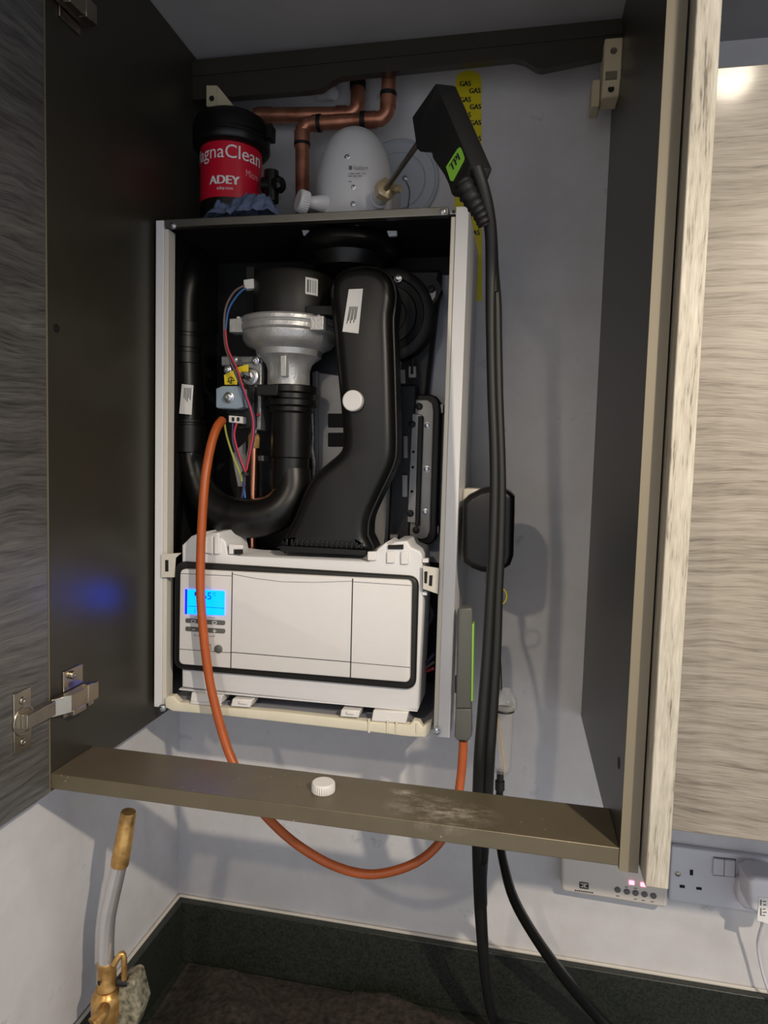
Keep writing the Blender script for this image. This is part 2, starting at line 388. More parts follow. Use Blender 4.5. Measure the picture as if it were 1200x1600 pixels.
# top rail with a shallow notch for the pipes
rp = [(300, 94), (980, 28), (980, 80), (847, 108), (838, 106), (820, 95), (803, 91), (545, 118), (528, 121), (514, 130), (500, 139), (478, 142), (300, 156)]
MB().plate(rp, -.088, .014).build('top_rail', M['olive'], cab)
MB().plate([(300, 97), (980, 30), (980, 52), (300, 119)], -.090, .002).build('rail_edge', M['olive'], cab)
for u, v, nm in ((88, 513, 'screw_cover'),):
    p = atx(u, v, XL); MB().lathe([(.005, 0), (.005, .0006), (0, .0008)], p, (1, 0, 0), 16).build(nm, M['black2'], cab)
p = atx(967, 1192, XR); MB().lathe([(.006, 0), (.006, .0005), (0, .0005)], p, (-1, 0, 0), 16).build('screw_cover', M['hole'], cab)
for xa in (XL-.018, XR): MB().box((xa, YF-.0012, ZB-.004), (xa+.018, YF-.0001, ZC-.002)).build('lit_edge', M['tan_edge'], cab)  # thin tan strips on the olive panel fronts, lamp light put into their colour
# hanging brackets
def bracket(face, u0, v0, sgn):
    b = thing('hanging_bracket', *face)
    return b
hb = MB(); x = XR
hb.prism([(x, -.108, 2.382), (x, -.108, 2.330), (x, -.095, 2.312), (x, -.060, 2.312), (x, -.060, 2.382)], (-.024, 0, 0))
o = hb.build('hanging_bracket', M['bracket'], cab, bevel=.002); br = o
MB().box((x-.036, -.086, 2.306), (x-.0245, -.05, 2.342)).build('hook', M['bracket'], o, bevel=.002)
MB().box((x-.021, -.1095, 2.328), (x-.006, -.107, 2.338)).build('slot', M['tan_edge'], o)
for dz in (2.364, 2.319):
    MB().lathe([(.0042, 0), (.0042, .001), (.002, .001), (.002, .0004), (0, .0004)], (x-.012, -.109 if dz > 2.35 else -.101, dz), (0, -1, 0), 14).build('screw', M['hinge' if dz > 2.35 else 'black2'], o)
hb = MB(); a = at(322, 134, -.066); b_ = at(340, 163, -.066)
hb.prism([at(322, 133, -.096), at(339, 133, -.096), at(339, 166, -.096), at(322, 166, -.096)], (0, .02, 0))
hb.prism([at(339, 133, -.096), at(362, 161, -.092), at(362, 168, -.092), at(339, 168, -.096)], (0, .016, 0))
o = hb.build('hanging_bracket', M['bracket'], cab, bevel=.001)
MB().lathe([(.004, 0), (.004, .001), (0, .001)], at(331, 154, -.0968), (0, -1, 0), 14).build('screw', M['black2'], o)
# door, swung fully open
DX = XL+.0005
door = MB().box((DX-.022, YF-.56, ZB-.004), (DX, YF-.003, ZC-.004)).build('door', M['shade_wood'], cab, bevel=.0008)
def hinge(zc, k=1):
    h = MB()
    pl = [(DX, YF-.058, zc-.034), (DX, YF-.036, zc-.034), (DX, YF-.036, zc+.034), (DX, YF-.058, zc+.034)]
    h.prism(pl, (.0018, 0, 0))
    hg = h.build('hinge', M['hinge'], door, bevel=.001); ORG[hg.name] = ORG[door.name]
    return hg
def hinge_build(zc):
    b = MB().box((DX, YF-.060, zc-.034), (DX+.002, YF-.034, zc+.034))
    b.lathe([(.0165, 0), (.0165, .003), (.0135, .003), (.012, -.004), (0, -.004)], (DX, YF-.045, zc), (1, 0, 0), 26)
    b.box((DX+.002, YF-.050, zc-.008), (DX+.010, YF-.004, zc+.008))                      # knuckle link
    b.prism([(DX+.004, YF-.004, zc+.009), (DX+.020, YF+.010, zc+.012), (DX+.020, YF+.062, zc+.012), (DX+.004, YF+.062, zc+.010)], (0, 0, -.021))
    b.box((DX+.012, YF+.012, zc-.014), (DX+.0215, YF+.036, zc-.008))
    b.box((DX+.012, YF+.040, zc-.012), (DX+.0215, YF+.050, zc+.014))
    b.box((XL, YF+.020, zc-.022), (XL+.003, YF+.056, zc+.034))                            # mounting plate
    for (y, z) in ((YF-.047, zc+.023), (YF-.047, zc-.023)):
        b.lathe([(.0042, .002), (.0042, .0032), (.002, .0036), (.0016, .0026), (0, .0026)], (DX, y, z), (1, 0, 0), 14)
    b.lathe([(.005, 0), (.005, .004), (.002, .0045), (0, .003)], (XL+.003, YF+.034, zc+.027), (1, 0, 0), 14)
    return b.build('hinge', M['hinge'], cab, bevel=.0008)
zc1 = atx(62, 1112, DX).z; zc2 = atx(118, -22, XL+.003).z-.027
hinge_build(zc1); hinge_build(zc2)

# decor panel, neighbouring cabinet
dp = MB().box((.6485, -.4455, 1.4105), (.6695, -.001, ZC-.001)).build('end_panel', M['edge_wood'], bevel=.0012)
tag(dp, 'tall pale wood-grain end panel standing against the right side of the open cabinet', 'panel')
nb = thing('neighbouring_cabinet', 'closed wall cabinet with pale horizontal wood grain, right of the tall end panel', 'cabinet', (.95, -.16, 1.41))
MB().box((.6700, -.305, 1.412), (1.27, -.001, 2.218)).build('carcass', M['olive'], nb)
MB().box((.6715, -.326, 1.408), (1.268, -.3055, 2.216)).build('door', M['light_wood'], nb, bevel=.001)

# ------------------------------------------------------------------ boiler
BW, BZ0, BZ1, BF = .438, 1.435, 2.135, -.204
boi = thing('boiler', 'white gas boiler with its front cover off, black ducts and a lit control panel', 'boiler', (BW/2, -.1, BZ0))
t = .0015; fl = .017; fr = .0215
def lpan(x0, x1, xf, sg):
    o = MB().prism([(x0, BF, BZ0), (xf, BF, BZ0), (xf, BF+.02, BZ0), (x1, BF+.02, BZ0), (x1, -.004, BZ0), (x0, -.004, BZ0)], (0, 0, BZ1-BZ0)).build('side_panel', M['white_metal'], boi, bevel=.0012)
    a, b = sorted((xf, xf+sg*.0062))
    MB().box((a, BF+.002, BZ0+.004), (b, BF+.022, BZ1-.0115)).build('lip', M['lip'], o, bevel=.001)
lpan(0, t, .012, 1); lpan(BW, BW-t, BW-.0165, -1)
MB().prism([(.0145, BF-.001, BZ1-.0105), (.0145, BF+.011, BZ1-.0105), (.0145, BF+.011, BZ1-.0015), (.0145, -.004, BZ1-.0015), (.0145, -.004, BZ1+.0005), (.0145, BF-.001, BZ1+.0005)], (BW-.0265-.0145, 0, 0)).build('top_panel', M['steel'], boi, bevel=.0015)
for xa, xb in ((t, .0143), (BW-.0263, BW-t)): MB().box((xa, BF+.021, BZ1-.0015), (xb, -.004, BZ1)).build('top_flange', M['white_metal'], boi)
for u, v in ((271, 353), (692, 331)):
    screw(boi, u, v, BF, 4.2, M['zinc'])
for u, v in ((254, 1106), (683, 1142)): screw(boi, u, v, BF-.002, 4.6, M['zinc'])
for u, v in ((262, 353), (709, 331)): MB().lathe([(.0022, 0), (.0022, .0006), (0, .0006)], at(u, v, BF), (0, -1, 0), 12).build('hole', M['ink'], boi)
MB().box((t, -.008, BZ0), (BW-t, -.004, BZ1-.002)).build('back_panel', M['black2'], boi)
MB().plate([(625, 430), (705, 430), (690, 880), (600, 870)], -.03, .01).build('side_sheet', M['inner'], boi)
MB().box((t+.002, BF+.022, BZ1-.004), (BW-t-.002, -.009, BZ1-.0016)).build('top_shade_sheet', M['black2'], boi)  # black sheet under the top panel, the unlit dark inside put into its colour
MB().box((t, BF+.022, BZ0), (t+.001, -.008, BZ1-.002)).build('side_lining', M['black2'], boi)
MB().box((BW-t-.001, BF+.022, BZ0), (BW-t, -.008, BZ1-.002)).build('side_lining', M['inner'], boi)
# heat exchanger and its sheet metal
MB().plate([(400, 420), (690, 420), (640, 870), (400, 860)], -.052, .04).build('heat_exchanger', M['hx'], boi, bevel=.006)
hx = bpy.data.objects['heat_exchanger']
MB().plate([(487, 580), (640, 600), (640, 868), (487, 860)], -.062, .008).build('cover_sheet', M['grey_sheet'], hx, bevel=.002)
for v in (646, 676): MB().plate([(512, v), (545, v), (545, v+22), (512, v+22)], -.064, .003).build('slot', M['hole'], hx, bevel=.003)
MB().plate([(492, 580), (497, 580), (497, 745), (492, 745)], -.068, .006).build('fold', M['grey_sheet'], hx)
MB().tube(pts([(487, 630), (489, 680), (488, 700), (491, 722), (490, 748)], -.075), [.003, .0025, .0034, .004, .002], 8, smooth=4).build('foil_seal', M['foil'], hx)
# round cover behind the duct with a lug
rc = at(606, 492, -.085); k = mpp(rc)
b = MB().lathe([(72*k, .03), (72*k, 0), (66*k, -.004), (58*k, -.004), (56*k, 0), (46*k, .002), (44*k, -.002), (30*k, -.002), (28*k, 0), (0, 0)], rc, (0, 1, 0), 48)
b.plate([(640, 440), (672, 436), (685, 440), (690, 452), (684, 466), (672, 485), (662, 520), (640, 480)], -.08, .02)
rcv = b.build('burner_door', M['black2'], boi)
MB().plate([(668, 462), (676, 452), (681, 455), (680, 463), (672, 476), (667, 478)], -.0815, .002).build('slot', M['grey_sheet'], rcv)
screw(boi, 674, 452, -.081, 5, M['black2'], 'bolt'); screw(boi, 622, 435, -.09, 5, M['zinc'], 'bolt')
# clips and dark ribs on the right of the duct
MB().plate([(617, 600), (652, 600), (640, 862), (604, 862)], -.075, .025).build('rib_block', M['hx'], boi, bevel=.004)
each('clip', ([(616, 577), (633, 577), (633, 599), (616, 599)], [(638, 572), (650, 572), (650, 590), (638, 590)], [(630, 681), (637, 681), (637, 716), (630, 716)], [(628, 742), (637, 742), (637, 777), (628, 777)], [(617, 620), (622, 620), (622, 634), (617, 634)], [(609, 835), (622, 835), (622, 842), (609, 842)]), -.082, .012, M['grey_sheet'], boi, bevel=.001)
MB().tube(pts([(644, 585), (645, 560)], -.08), .003, 8).build('spigot', M['hx'], boi)
MB().tube(pts([(625, 578), (625, 566)], -.08), .0035, 8).build('spigot', M['hx'], boi)
# inspection cover with gasket
go = [(641, 616), (672, 616), (681, 619), (686, 627), (688, 640), (682, 835), (679, 845), (672, 851), (640, 848), (632, 842), (638, 625)]
gk = MB().pillow(go, -.068, .03, .003, 3).build('inspection_cover', M['rubber'], boi)
gi = [(643, 624), (668, 624), (676, 630), (678, 642), (672, 830), (668, 840), (660, 843), (642, 840), (638, 834), (641, 640)]
MB().pillow(gi, -.0735, .006, .002, 3).build('plate', M['grey_sheet'], gk)
MB().plate([(644, 646), (659, 648), (652, 818), (636, 816)], -.081, .008).build('clamp_bar', M['grey_sheet'], gk, bevel=.001)
MB().plate([(653, 650), (661, 650), (655, 822), (648, 822)], -.0815, .009).build('clamp_bar', M['black2'], gk, bevel=.001)
for v in (706, 730, 768):
    MB().lathe([(.0022, 0), (.0022, .0008), (0, .0008)], at(646-(v-706)*.04, v, -.0812), (0, -1, 0), 10).build('hole', M['hole'], gk)
for u, v, r in ((655, 635, 4.5), (644, 663, 4.5), (668, 665, 4), (667, 733, 4), (665, 800, 4), (650, 828, 4.5), (641, 802, 4.5)):
    screw(gk, u, v, -.0745 if u not in (644, 641) else -.082, r, M['zinc'] if u in (667, 665, 668) else M['hx'], 'bolt')
each('clip', ([(684, 632), (692, 632), (692, 645), (684, 645)], [(678, 822), (685, 822), (685, 834), (678, 834)]), -.06, .02, M['grey_sheet'], gk)
# flue collar under the top panel
fc = at(545, 392, -.1); k = mpp(fc)
b = MB().lathe([(52*k, .020), (56*k, .018), (78*k, .012), (84*k, .004), (84*k, -.004), (78*k, -.010), (60*k, -.012), (52*k, -.03), (0, -.03)], fc, (0, 0, 1), 48)
b.build('flue_collar', M['black'], boi)
for u, v, w in ((477, 363, 6), (530, 355, 9), (552, 355, 9), (612, 364, 8)):
    MB().plate([(u-w, v-4), (u+w, v-4), (u+w, v+4), (u-w+3, v+5)], -.165, .006).build('collar_clip', M['rosette'] if w != 9 else M['grey_sheet'], boi, bevel=.001)
# fan
fa = at(452, 540, -.115); k = mpp(fa)
fx, fy = fa.x, fa.y
def zz(v): return at(452, v, fy-.05).z
b = MB().lathe([(60*k, zz(492)), (61*k, zz(488)), (61*k, zz(425)), (57*k, zz(419)), (0, zz(418))], (fx+.005, fy, 0), (0, 0, 1), 48)
fan = b.build('fan', M['motor'], boi)
hs = MB().lathe([(60*k, zz(489)), (74*k, zz(491)), (76*k, zz(494)), (76*k, zz(500)), (74*k, zz(501)), (74*k, zz(503)), (76*k, zz(504)), (76*k, zz(512)), (72*k, zz(515)), (71*k, zz(526)), (66*k, zz(533)),
                 (56*k, zz(538)), (52*k, zz(541)), (50*k, zz(550)), (42*k, zz(556)), (36*k, zz(562)), (33*k, zz(572)), (33*k, zz(606)), (0, zz(606))], (fx, fy, 0), (0, 0, 1), 56)
hs.plate([(438, 548), (447, 548), (447, 588), (438, 588)], fy-.042, .02)
for a in (-150, -40, 20, 90):
    ca, sa = math.cos(math.radians(a)), math.sin(math.radians(a))
    c = Vector((fx+ca*80*k, fy+sa*80*k*.9, 0)); w = .010
    hs.box((c.x-w, c.y-w, zz(517)), (c.x+w, c.y+w, zz(495)))
    hs.lathe([(.0035, zz(495)), (.0035, zz(490)), (0, zz(489))], (c.x, c.y, 0), (0, 0, 1), 10)
hs.build('housing', M['cast'], fan, ang=35, bevel=.0012)
b = MB().plate([(478, 478), (520, 478), (520, 492), (478, 490)], fy-.05, .02); b.build('connector_block', M['black2'], fan)
# label on the motor
R_ = 61*k+.0004
def cyl(cx, cy, R, a, z): return Vector((cx+R*math.sin(a), cy-R*math.cos(a), z))
b = MB(); n = 8
for i in range(n):
    a0, a1 = .62+i*.34/n, .62+(i+1)*.34/n
    b.add([cyl(fx+.005, fy, R_, a0, zz(458)), cyl(fx+.005, fy, R_, a1, zz(460)), cyl(fx+.005, fy, R_, a1, zz(434)), cyl(fx+.005, fy, R_, a0, zz(432))], [(0, 1, 2, 3)])
b.build('label', M['paper'], fan)
b = MB()
for i, (a, w) in enumerate(((.66, .03), (.70, .015), (.74, .02), (.80, .012), (.84, .01), (.88, .014))):
    b.add([cyl(fx+.005, fy, R_+.0003, a, zz(456)), cyl(fx+.005, fy, R_+.0003, a+w, zz(456)), cyl(fx+.005, fy, R_+.0003, a+w, zz(436)), cyl(fx+.005, fy, R_+.0003, a, zz(436))], [(0, 1, 2, 3)])
b.build('print', M['ink'], fan)
# mixer pipe below the fan, joined to the u-shaped intake pipe
PY = -.118
b = MB(); kk = mpp(at(455, 650, PY))
pc = lambda v: at(455+.012*(v-600), v, PY)
def zc_(v): return at(455, v, PY-.03).z
b.lathe([(36*kk, zc_(600)), (40*kk, zc_(601)), (40*kk, zc_(612)), (36*kk, zc_(613)), (36*kk, zc_(622)), (40*kk, zc_(623)), (40*kk, zc_(633)), (34*kk, zc_(634)), (34*kk, zc_(642)), (31*kk, zc_(644)), (31*kk, zc_(714)), (29*kk, zc_(716)), (29*kk, zc_(768)), (0, zc_(768))], (pc(650).x, PY, 0), (0, 0, 1), 40)
b.box((pc(610).x-.036, PY-.048, zc_(620)), (pc(610).x-.004, PY-.03, zc_(603)))
b.build('mixer_pipe', M['black'], boi, bevel=.001)
ip = [(300, 380, -.075), (301, 408, -.095), (296, 440, -.115), (291, 480, -.12), (292, 560, -.12), (296, 690, -.12), (303, 735, -.122), (319, 775, -.126), (350, 802, -.13), (398, 810, -.132), (436, 797, -.13), (456, 768, -.122), (457, 735, PY)]
pp = pts(ip); rr = [r*mpp(q) for r, q in zip((21, 21, 21, 21, 21, 20, 21, 25, 29, 31, 30, 28.5, 28.5), pp)]
ipo = MB().tube(pp, rr, 28, smooth=5).build('intake_pipe', M['black'], boi)
b = MB(); q0, q1 = at(291, 500, -.12), at(292, 562, -.12)
k = mpp(q0); cx = q0.x; zt_ = lambda v: at(292, v, -.142).z
b.lathe([(22*k, zt_(566)), (25*k, zt_(565)), (25*k, zt_(549)), (23.5*k, zt_(548)), (23.5*k, zt_(542)), (25*k, zt_(541)), (25*k, zt_(524)), (23.5*k, zt_(523)), (23.5*k, zt_(518)), (25*k, zt_(517)), (25*k, zt_(501)), (22*k, zt_(500))], (cx, -.12, 0), (0, 0, 1), 32)
b.build('coupler', M['black'], ipo)
b = MB().lathe([(21*k, zt_(708)), (26*k, zt_(706)), (26*k, zt_(664)), (24*k, zt_(663)), (24*k, zt_(660)), (26*k, zt_(659)), (26*k, zt_(655)), (21*k, zt_(654))], (at(294, 680, -.12).x, -.12, 0), (0, 0, 1), 32)
b.build('coupler', M['black'], ipo)
MB().plate([(284, 600), (302, 602), (299, 648), (280, 646)], -.147, .001).build('label', M['paper'], ipo)
b = MB()
for i in range(5): b.plate([(288+i*2.4, 606), (289.2+i*2.4, 606), (288.2+i*2.4, 622+(i % 3)*3), (287+i*2.4, 622+(i % 3)*3)], -.1474, .0003)
b.build('print', M['print_grey'], ipo)
MB().lathe([(.004, 0), (.004, .001), (0, .0012)], at(419, 806, -.1595), (0, -1, 0), 14).build('plug', M['hole'], ipo)
# big air duct in front
do = [(514, 456), (518, 436), (528, 424), (545, 416), (568, 413), (590, 417), (604, 426), (612, 440), (615, 460), (613, 480), (611, 500), (613, 560), (615, 640), (616, 695), (613, 722), (600, 752), (584, 785), (573, 812), (571, 838), (571, 866), (438, 860), (440, 846), (452, 822), (464, 795), (474, 770), (488, 746), (508, 727), (526, 712), (534, 698), (534, 668), (528, 600), (522, 540), (518, 500)]
duct = MB().pillow(do, -.19, .062, .016, 5, smooth=3).build('air_duct', M['black'], boi, ang=60)
dp3, _ = catmull([at(u, v, -.19)+Vector((0, .016, 0)) for u, v in do], [0]*len(do), 3, closed=True)
MB().tube(dp3+[dp3[0]], .0024, 8, caps=False).build('seam', M['black'], duct)
b = MB()
for i in range(16):
    u = 446+i*7.8; b.plate([(u, 842+i*.4), (u+3.6, 842+i*.4), (u+3.6, 852+i*.4), (u, 852+i*.4)], -.1915, .006)
b.plate([(438, 852), (572, 860), (572, 868), (438, 862)], -.1915, .03)
b.build('rib', M['black'], duct, bevel=.0008)
MB().plate([(545, 452), (567, 451), (560, 521), (535, 518)], -.1908, .001).build('label', M['paper'], duct)
b = MB()
for i in range(6):
    u = 545+i*2.3; b.plate([(u+1.2, 479), (u+2.4, 479), (u-2.6+.4*i, 497-(i*5) % 9+9), (u-3.8+.4*i, 497-(i*5) % 9+9)], -.1911, .0003)
b.build('print', M['ink'], duct)
def cap(name, org, axis, r, h, m, parent=None, label=None):
    b = MB().lathe([(r*.96, 0), (r, .001), (r, h*.8)], org, axis, 64, knurl=.05)
    b.lathe([(r*.97, h*.78), (r*.96, h*.92), (r*.88, h), (0, h)], org, axis, 48)
    return b.build(name, m, parent, ang=30)
q = at(554, 627, -.189); cap('test_cap', q, (-.1, -1, 0), 16.5*mpp(q), .011, M['white'], duct)
# gas valve
gv = MB().plate([(378, 566), (409, 566), (407, 672), (376, 670)], -.128, .05)
gv.plate([(345, 556), (410, 556), (410, 572), (345, 572)], -.12, .03)
gvo = gv.build('gas_valve', M['valve'], boi, bevel=.002)
MB().plate([(352, 596), (398, 604), (396, 668), (372, 672), (350, 640)], -.142, .03).build('solenoid', M['black2'], gvo, bevel=.002)
MB().pillow([(337, 607), (347, 603), (372, 603), (378, 607), (379, 622), (380, 636), (370, 639), (340, 638), (337, 636)], -.16, .02, .002, 3).build('solenoid_plate', M['blue_grey'], gvo)
screw(gvo, 358, 621, -.1605, 7, M['zinc'], 'bolt'); screw(gvo, 399, 564, -.129, 5, M['zinc'], 'bolt'); screw(gvo, 367, 562, -.129, 4, M['zinc'], 'bolt'); screw(gvo, 356, 578, -.135, 5, M['zinc'], 'bolt')
b = MB(); q = at(391, 589, -.135); k = mpp(q)
b.lathe([(14*k, 0), (14*k, .003), (11*k, .005), (10*k, .005)], q, (0, -1, 0), 30); b.lathe([(7*k, .004), (7*k, .012), (5*k, .014), (4*k, .02), (0, .02)], q, (-.25, -1, .1), 6)
b.build('test_nipple', M['zinc'], gvo)
MB().plate([(350, 586), (365, 578), (373, 573), (388, 569), (388, 580), (372, 586), (370, 601), (351, 601)], -.146, .0012).build('tag', M['tag_yellow'], gvo)
q = at(361, 594, -.1468); b = MB()
b.tube([q+Vector((math.cos(a)*.0045, 0, math.sin(a)*.0045)) for a in [i*.5 for i in range(11)]], .0005, 5); b.tube([q+Vector((-.006, 0, -.002)), q+Vector((.006, 0, 0))], .0005, 5); b.tube([q+Vector((0, 0, -.005)), q+Vector((.001, 0, .005))], .0005, 5)
b.build('symbol', M['ink'], gvo)
MB().plate([(357, 649), (379, 651), (379, 662), (357, 660)], -.155, .014).build('connector', M['white'], gvo, bevel=.0012)
each('pin', [[(u, 652), (u+4, 652), (u+4, 658), (u, 658)] for u in (362, 370)], -.1556, .001, M['ink'], gvo)
MB().plate([(394, 646), (405, 646), (405, 650), (394, 650)], -.131, .004).build('clip', M['wire_red'], gvo)
# copper gas pipe
b = MB().tube(pts([(397, 700), (395, 780), (393, 870)], -.105), 6*mpp(at(395, 780, -.105)), 18)
cp = b.build('gas_pipe', M['copper2'], boi)
q = at(397, 690, -.105); MB().lathe([(9*mpp(q), -.01), (10*mpp(q), -.006), (10*mpp(q), .006), (9*mpp(q), .010), (7*mpp(q), .014)], q, (0, 0, 1), 6).build('nut', M['brass'], cp)
MB().tube(pts([(400, 660), (397, 690)], -.105), .006, 12).build('union', M['zinc'], cp)
# wiring
MB().plate([(380, 437), (396, 435), (397, 450), (381, 452)], -.15, .012).build('connector', M['white'], boi, bevel=.001)
MB().plate([(385, 417), (397, 417), (397, 437), (385, 437)], -.145, .016).build('connector_block', M['black2'], boi)
wr = [('wire_brown', [(382, 446), (366, 456), (353, 480), (350, 512), (353, 545), (366, 578), (381, 610), (394, 650), (393, 680), (386, 715), (382, 740)], 0),
      ('wire_blue', [(384, 450), (372, 460), (358, 482), (353, 510), (352, 540), (362, 570), (380, 612), (393, 648), (394, 680), (388, 712), (381, 745), (383, 778)], .003),
      ('wire_red', [(352, 515), (356, 545), (370, 575), (380, 606), (393, 644), (396, 672), (391, 705), (385, 735)], -.003),
      ('wire_violet', [(350, 512), (355, 548), (368, 580), (384, 618), (397, 650), (396, 690), (386, 722), (378, 778)], .004),
      ('wire_violet', [(364, 660), (364, 690), (372, 715), (382, 740), (379, 775)], 0),
      ('wire_red', [(370, 661), (366, 680), (372, 706), (384, 738)], -.002),
      ('wire_earth', [(350, 655), (354, 680), (364, 712), (376, 742), (378, 752)], -.001)]
for nm, pa, dy in wr:
    MB().tube(pts([(u, v, -.168+dy) for u, v in pa]), .0016, 8, smooth=5).build('wire', M[nm], boi)
q = at(384, 740, -.17); MB().lathe([(.006, -.002), (.006, .002)], q, (.2, 0, 1), 14).build('cable_tie', M['ink'], boi)
each('bracket', ([(362, 710), (384, 690), (384, 760), (372, 760)], [(404, 712), (412, 712), (412, 720), (404, 720)]), -.09, .02, M['grey_sheet'], boi)
# pipework below the electronics box on the right
b = MB().tube(pts([(668, 945), (676, 958), (668, 975)], -.12), .006, 12, smooth=4); b.build('pipe_stub', M['hx'], boi)
for nm, o_ in (('wire_brown', 0), ('wire_red', 5), ('wire_violet', -6)):
    MB().tube(pts([(640, 1052+o_), (660, 1046+o_), (678, 1034+o_*2)], -.14), .0022, 8, smooth=3).build('wire', M[nm], boi)
# control box
bx = MB()
bo = [(284, 1074), (284, 852), (290, 846), (298, 838), (310, 833), (318, 840), (330, 832), (341, 832), (345, 840), (352, 846), (356, 866), (380, 869), (576, 877), (583, 868), (590, 857), (602, 848), (608, 852), (618, 846), (636, 845), (642, 855), (656, 861), (660, 868), (661, 940), (656, 1042), (653, 1110), (615, 1109), (300, 1076)]
box = bx.pillow(bo, -.199, .075, .003, 3).build('control_box', M['white2'], boi, bevel=0)
each('latch', ([(319, 838), (332, 838), (332, 866), (319, 864)], [(334, 838), (343, 838), (343, 866), (334, 866)], [(357, 850), (379, 852), (379, 858), (364, 858), (364, 866), (357, 866)],
     [(604, 862), (616, 862), (616, 880), (604, 880)], [(626, 862), (638, 862), (638, 882), (626, 882)], [(574, 862), (588, 862), (588, 876), (574, 876)]), -.2025, .006, M['white'], box, bevel=.0012)
each('latch_opening', ([(606, 852), (630, 851), (630, 858), (606, 858)], [(366, 859), (378, 859), (378, 866), (366, 866)]), -.2015, .004, M['hole'], box)
def rrect(c, r, n=6):          # rounded quadrilateral in pixels: TL, TR, BR, BL
    out = []
    for i in range(4):
        p = Vector(c[i]); a = (Vector(c[i-1])-p).normalized(); b2 = (Vector(c[(i+1) % 4])-p).normalized()
        p0, p1 = p+a*r, p+b2*r
        for t in range(n+1):
            s = t/n; out.append(tuple(p0*(1-s)**2+p*2*s*(1-s)+p1*s*s))
    return out
MB().pillow(rrect([(272, 877), (654, 901), (649, 1079), (271, 1046)], 17), -.206, .012, .004, 3).build('gasket', M['rubber'], box)
fas = MB().pillow(rrect([(281, 889), (643, 907), (640, 1067), (279, 1038)], 9), -.213, .012, .0022, 3).build('fascia', M['fascia'], boi)
FYp = -.2134
def line(mb, p, q, w=1.0, y=FYp):
    p, q = Vector(p), Vector(q); d = (q-p).normalized(); nn = Vector((-d.y, d.x))*w/2
    mb.plate([tuple(p+nn), tuple(q+nn), tuple(q-nn), tuple(p-nn)], y, .0006)
b = MB()
line(b, (363, 894), (360.5, 1045), 1.3); line(b, (551, 904), (547.5, 1059), 1.6)
line(b, (360, 1019), (548, 1034.5), 1.0); line(b, (279, 1014), (360, 1020), .7); line(b, (549, 1035), (640, 1043), .7)
line(b, (281, 896), (363, 900), .6); line(b, (551, 909), (642, 915), .6)
pv = [(363, 897), (400, 904), (440, 909), (490, 910), (551, 908)]
for i in range(4): line(b, pv[i], pv[i+1], .5)
b.build('seam', M['ink'], fas)
dsp = MB().plate([(291, 921), (351, 923.5), (350.5, 961.5), (290, 959)], FYp-.0006, .001).build('display', M['lcd'], fas)
MB().plate([(289.5, 920.5), (292.5, 921), (292, 959.5), (289, 959)], FYp-.001, .001).build('display_edge', M['lcd_edge'], fas)
b = MB().quadtext('65', (316, 936), (330, 937), (316, 925), FYp-.0011)
b.quadtext('°C', (332, 931), (337, 931.3), (332, 925.5), FYp-.0011)
line(b, (294, 947), (350, 950.5), .6, FYp-.0011); b.plate([(304, 925), (308, 925), (308, 931), (304, 931)], FYp-.0011, .0003)
b.quadtext('1.3 bar', (304, 957), (322, 958), (304, 951.5), FYp-.0011)
b.build('digits', M['lcd_ink'], fas)
for v in (966, 979):
    MB().pillow(rrect([(289.5, v), (351.5, v+4), (351, v+11), (289.5, v+7)], 2.5, 3), FYp-.0012, .002, .0008, 2).build('button_bar', M['ink' if 0 else 'grey_body'], fas)
b = MB()
for u, v in ((302, 971), (335, 973)):
    for e in (((u-3, v-2), (u+3, v-2)), ((u-3, v+2), (u+3, v+2)), ((u-3, v-2), (u-3, v+2)), ((u+3, v-2), (u+3, v+2))): line(b, *e, .7, FYp-.0014)
line(b, (300, 983.5), (305, 983.8), .9, FYp-.0014); line(b, (332, 986), (338, 986.3), .9, FYp-.0014); line(b, (335, 983), (335, 989), .9, FYp-.0014)
b.build('print', M['print_white'], fas)
b = MB()
for e in (((304, 964), (304, 966)), ((304, 964), (335, 965.5)), ((335, 965.5), (335, 967)), ((304, 990), (304, 993)), ((304, 993), (335, 994.5)), ((335, 992), (335, 994.5)), ((325, 1009), (330, 1006)), ((325, 1006), (330, 1009)), ((325, 1014), (330, 1015)), ((327, 1008), (326, 1013)), ((329, 1008), (330, 1014))): line(b, *e, .6)
b.build('print', M['print_grey'], fas)
q = at(341.5, 1014, FYp); MB().lathe([(6.6*mpp(q), 0), (6.6*mpp(q), .001), (5.5*mpp(q), .0018), (0, .0022)], q, (0, -1, 0), 24).build('button', M['grey_body'], fas)
MB().plate([(280, 1076), (652, 1110), (652, 1112), (280, 1078)], -.199, .02).build('lower_edge', M['white2'], box)
# side hinge brackets
MB().plate([(252, 866), (283, 864), (274, 872), (272, 902), (252, 902)], -.2075, .002).build('side_bracket', M['lip'], boi)
MB().plate([(258, 875), (263, 875), (263, 893), (258, 893)], -.208, .001).build('slot', M['hole'], boi)
MB().plate([(661, 884), (686, 888), (684, 928), (661, 920)], -.2075, .002).build('side_bracket', M['lip'], boi)
each('slot', ([(671, 899), (676, 899), (675, 916), (670, 915)], [(663, 893), (668, 893), (667, 912), (663, 911)]), -.208, .001, M['hole'], boi)
each('pivot', ([(660, 873), (669, 873), (669, 879), (660, 879)], [(660, 925), (667, 925), (667, 930), (660, 930)]), -.2, .01, M['white'], box)
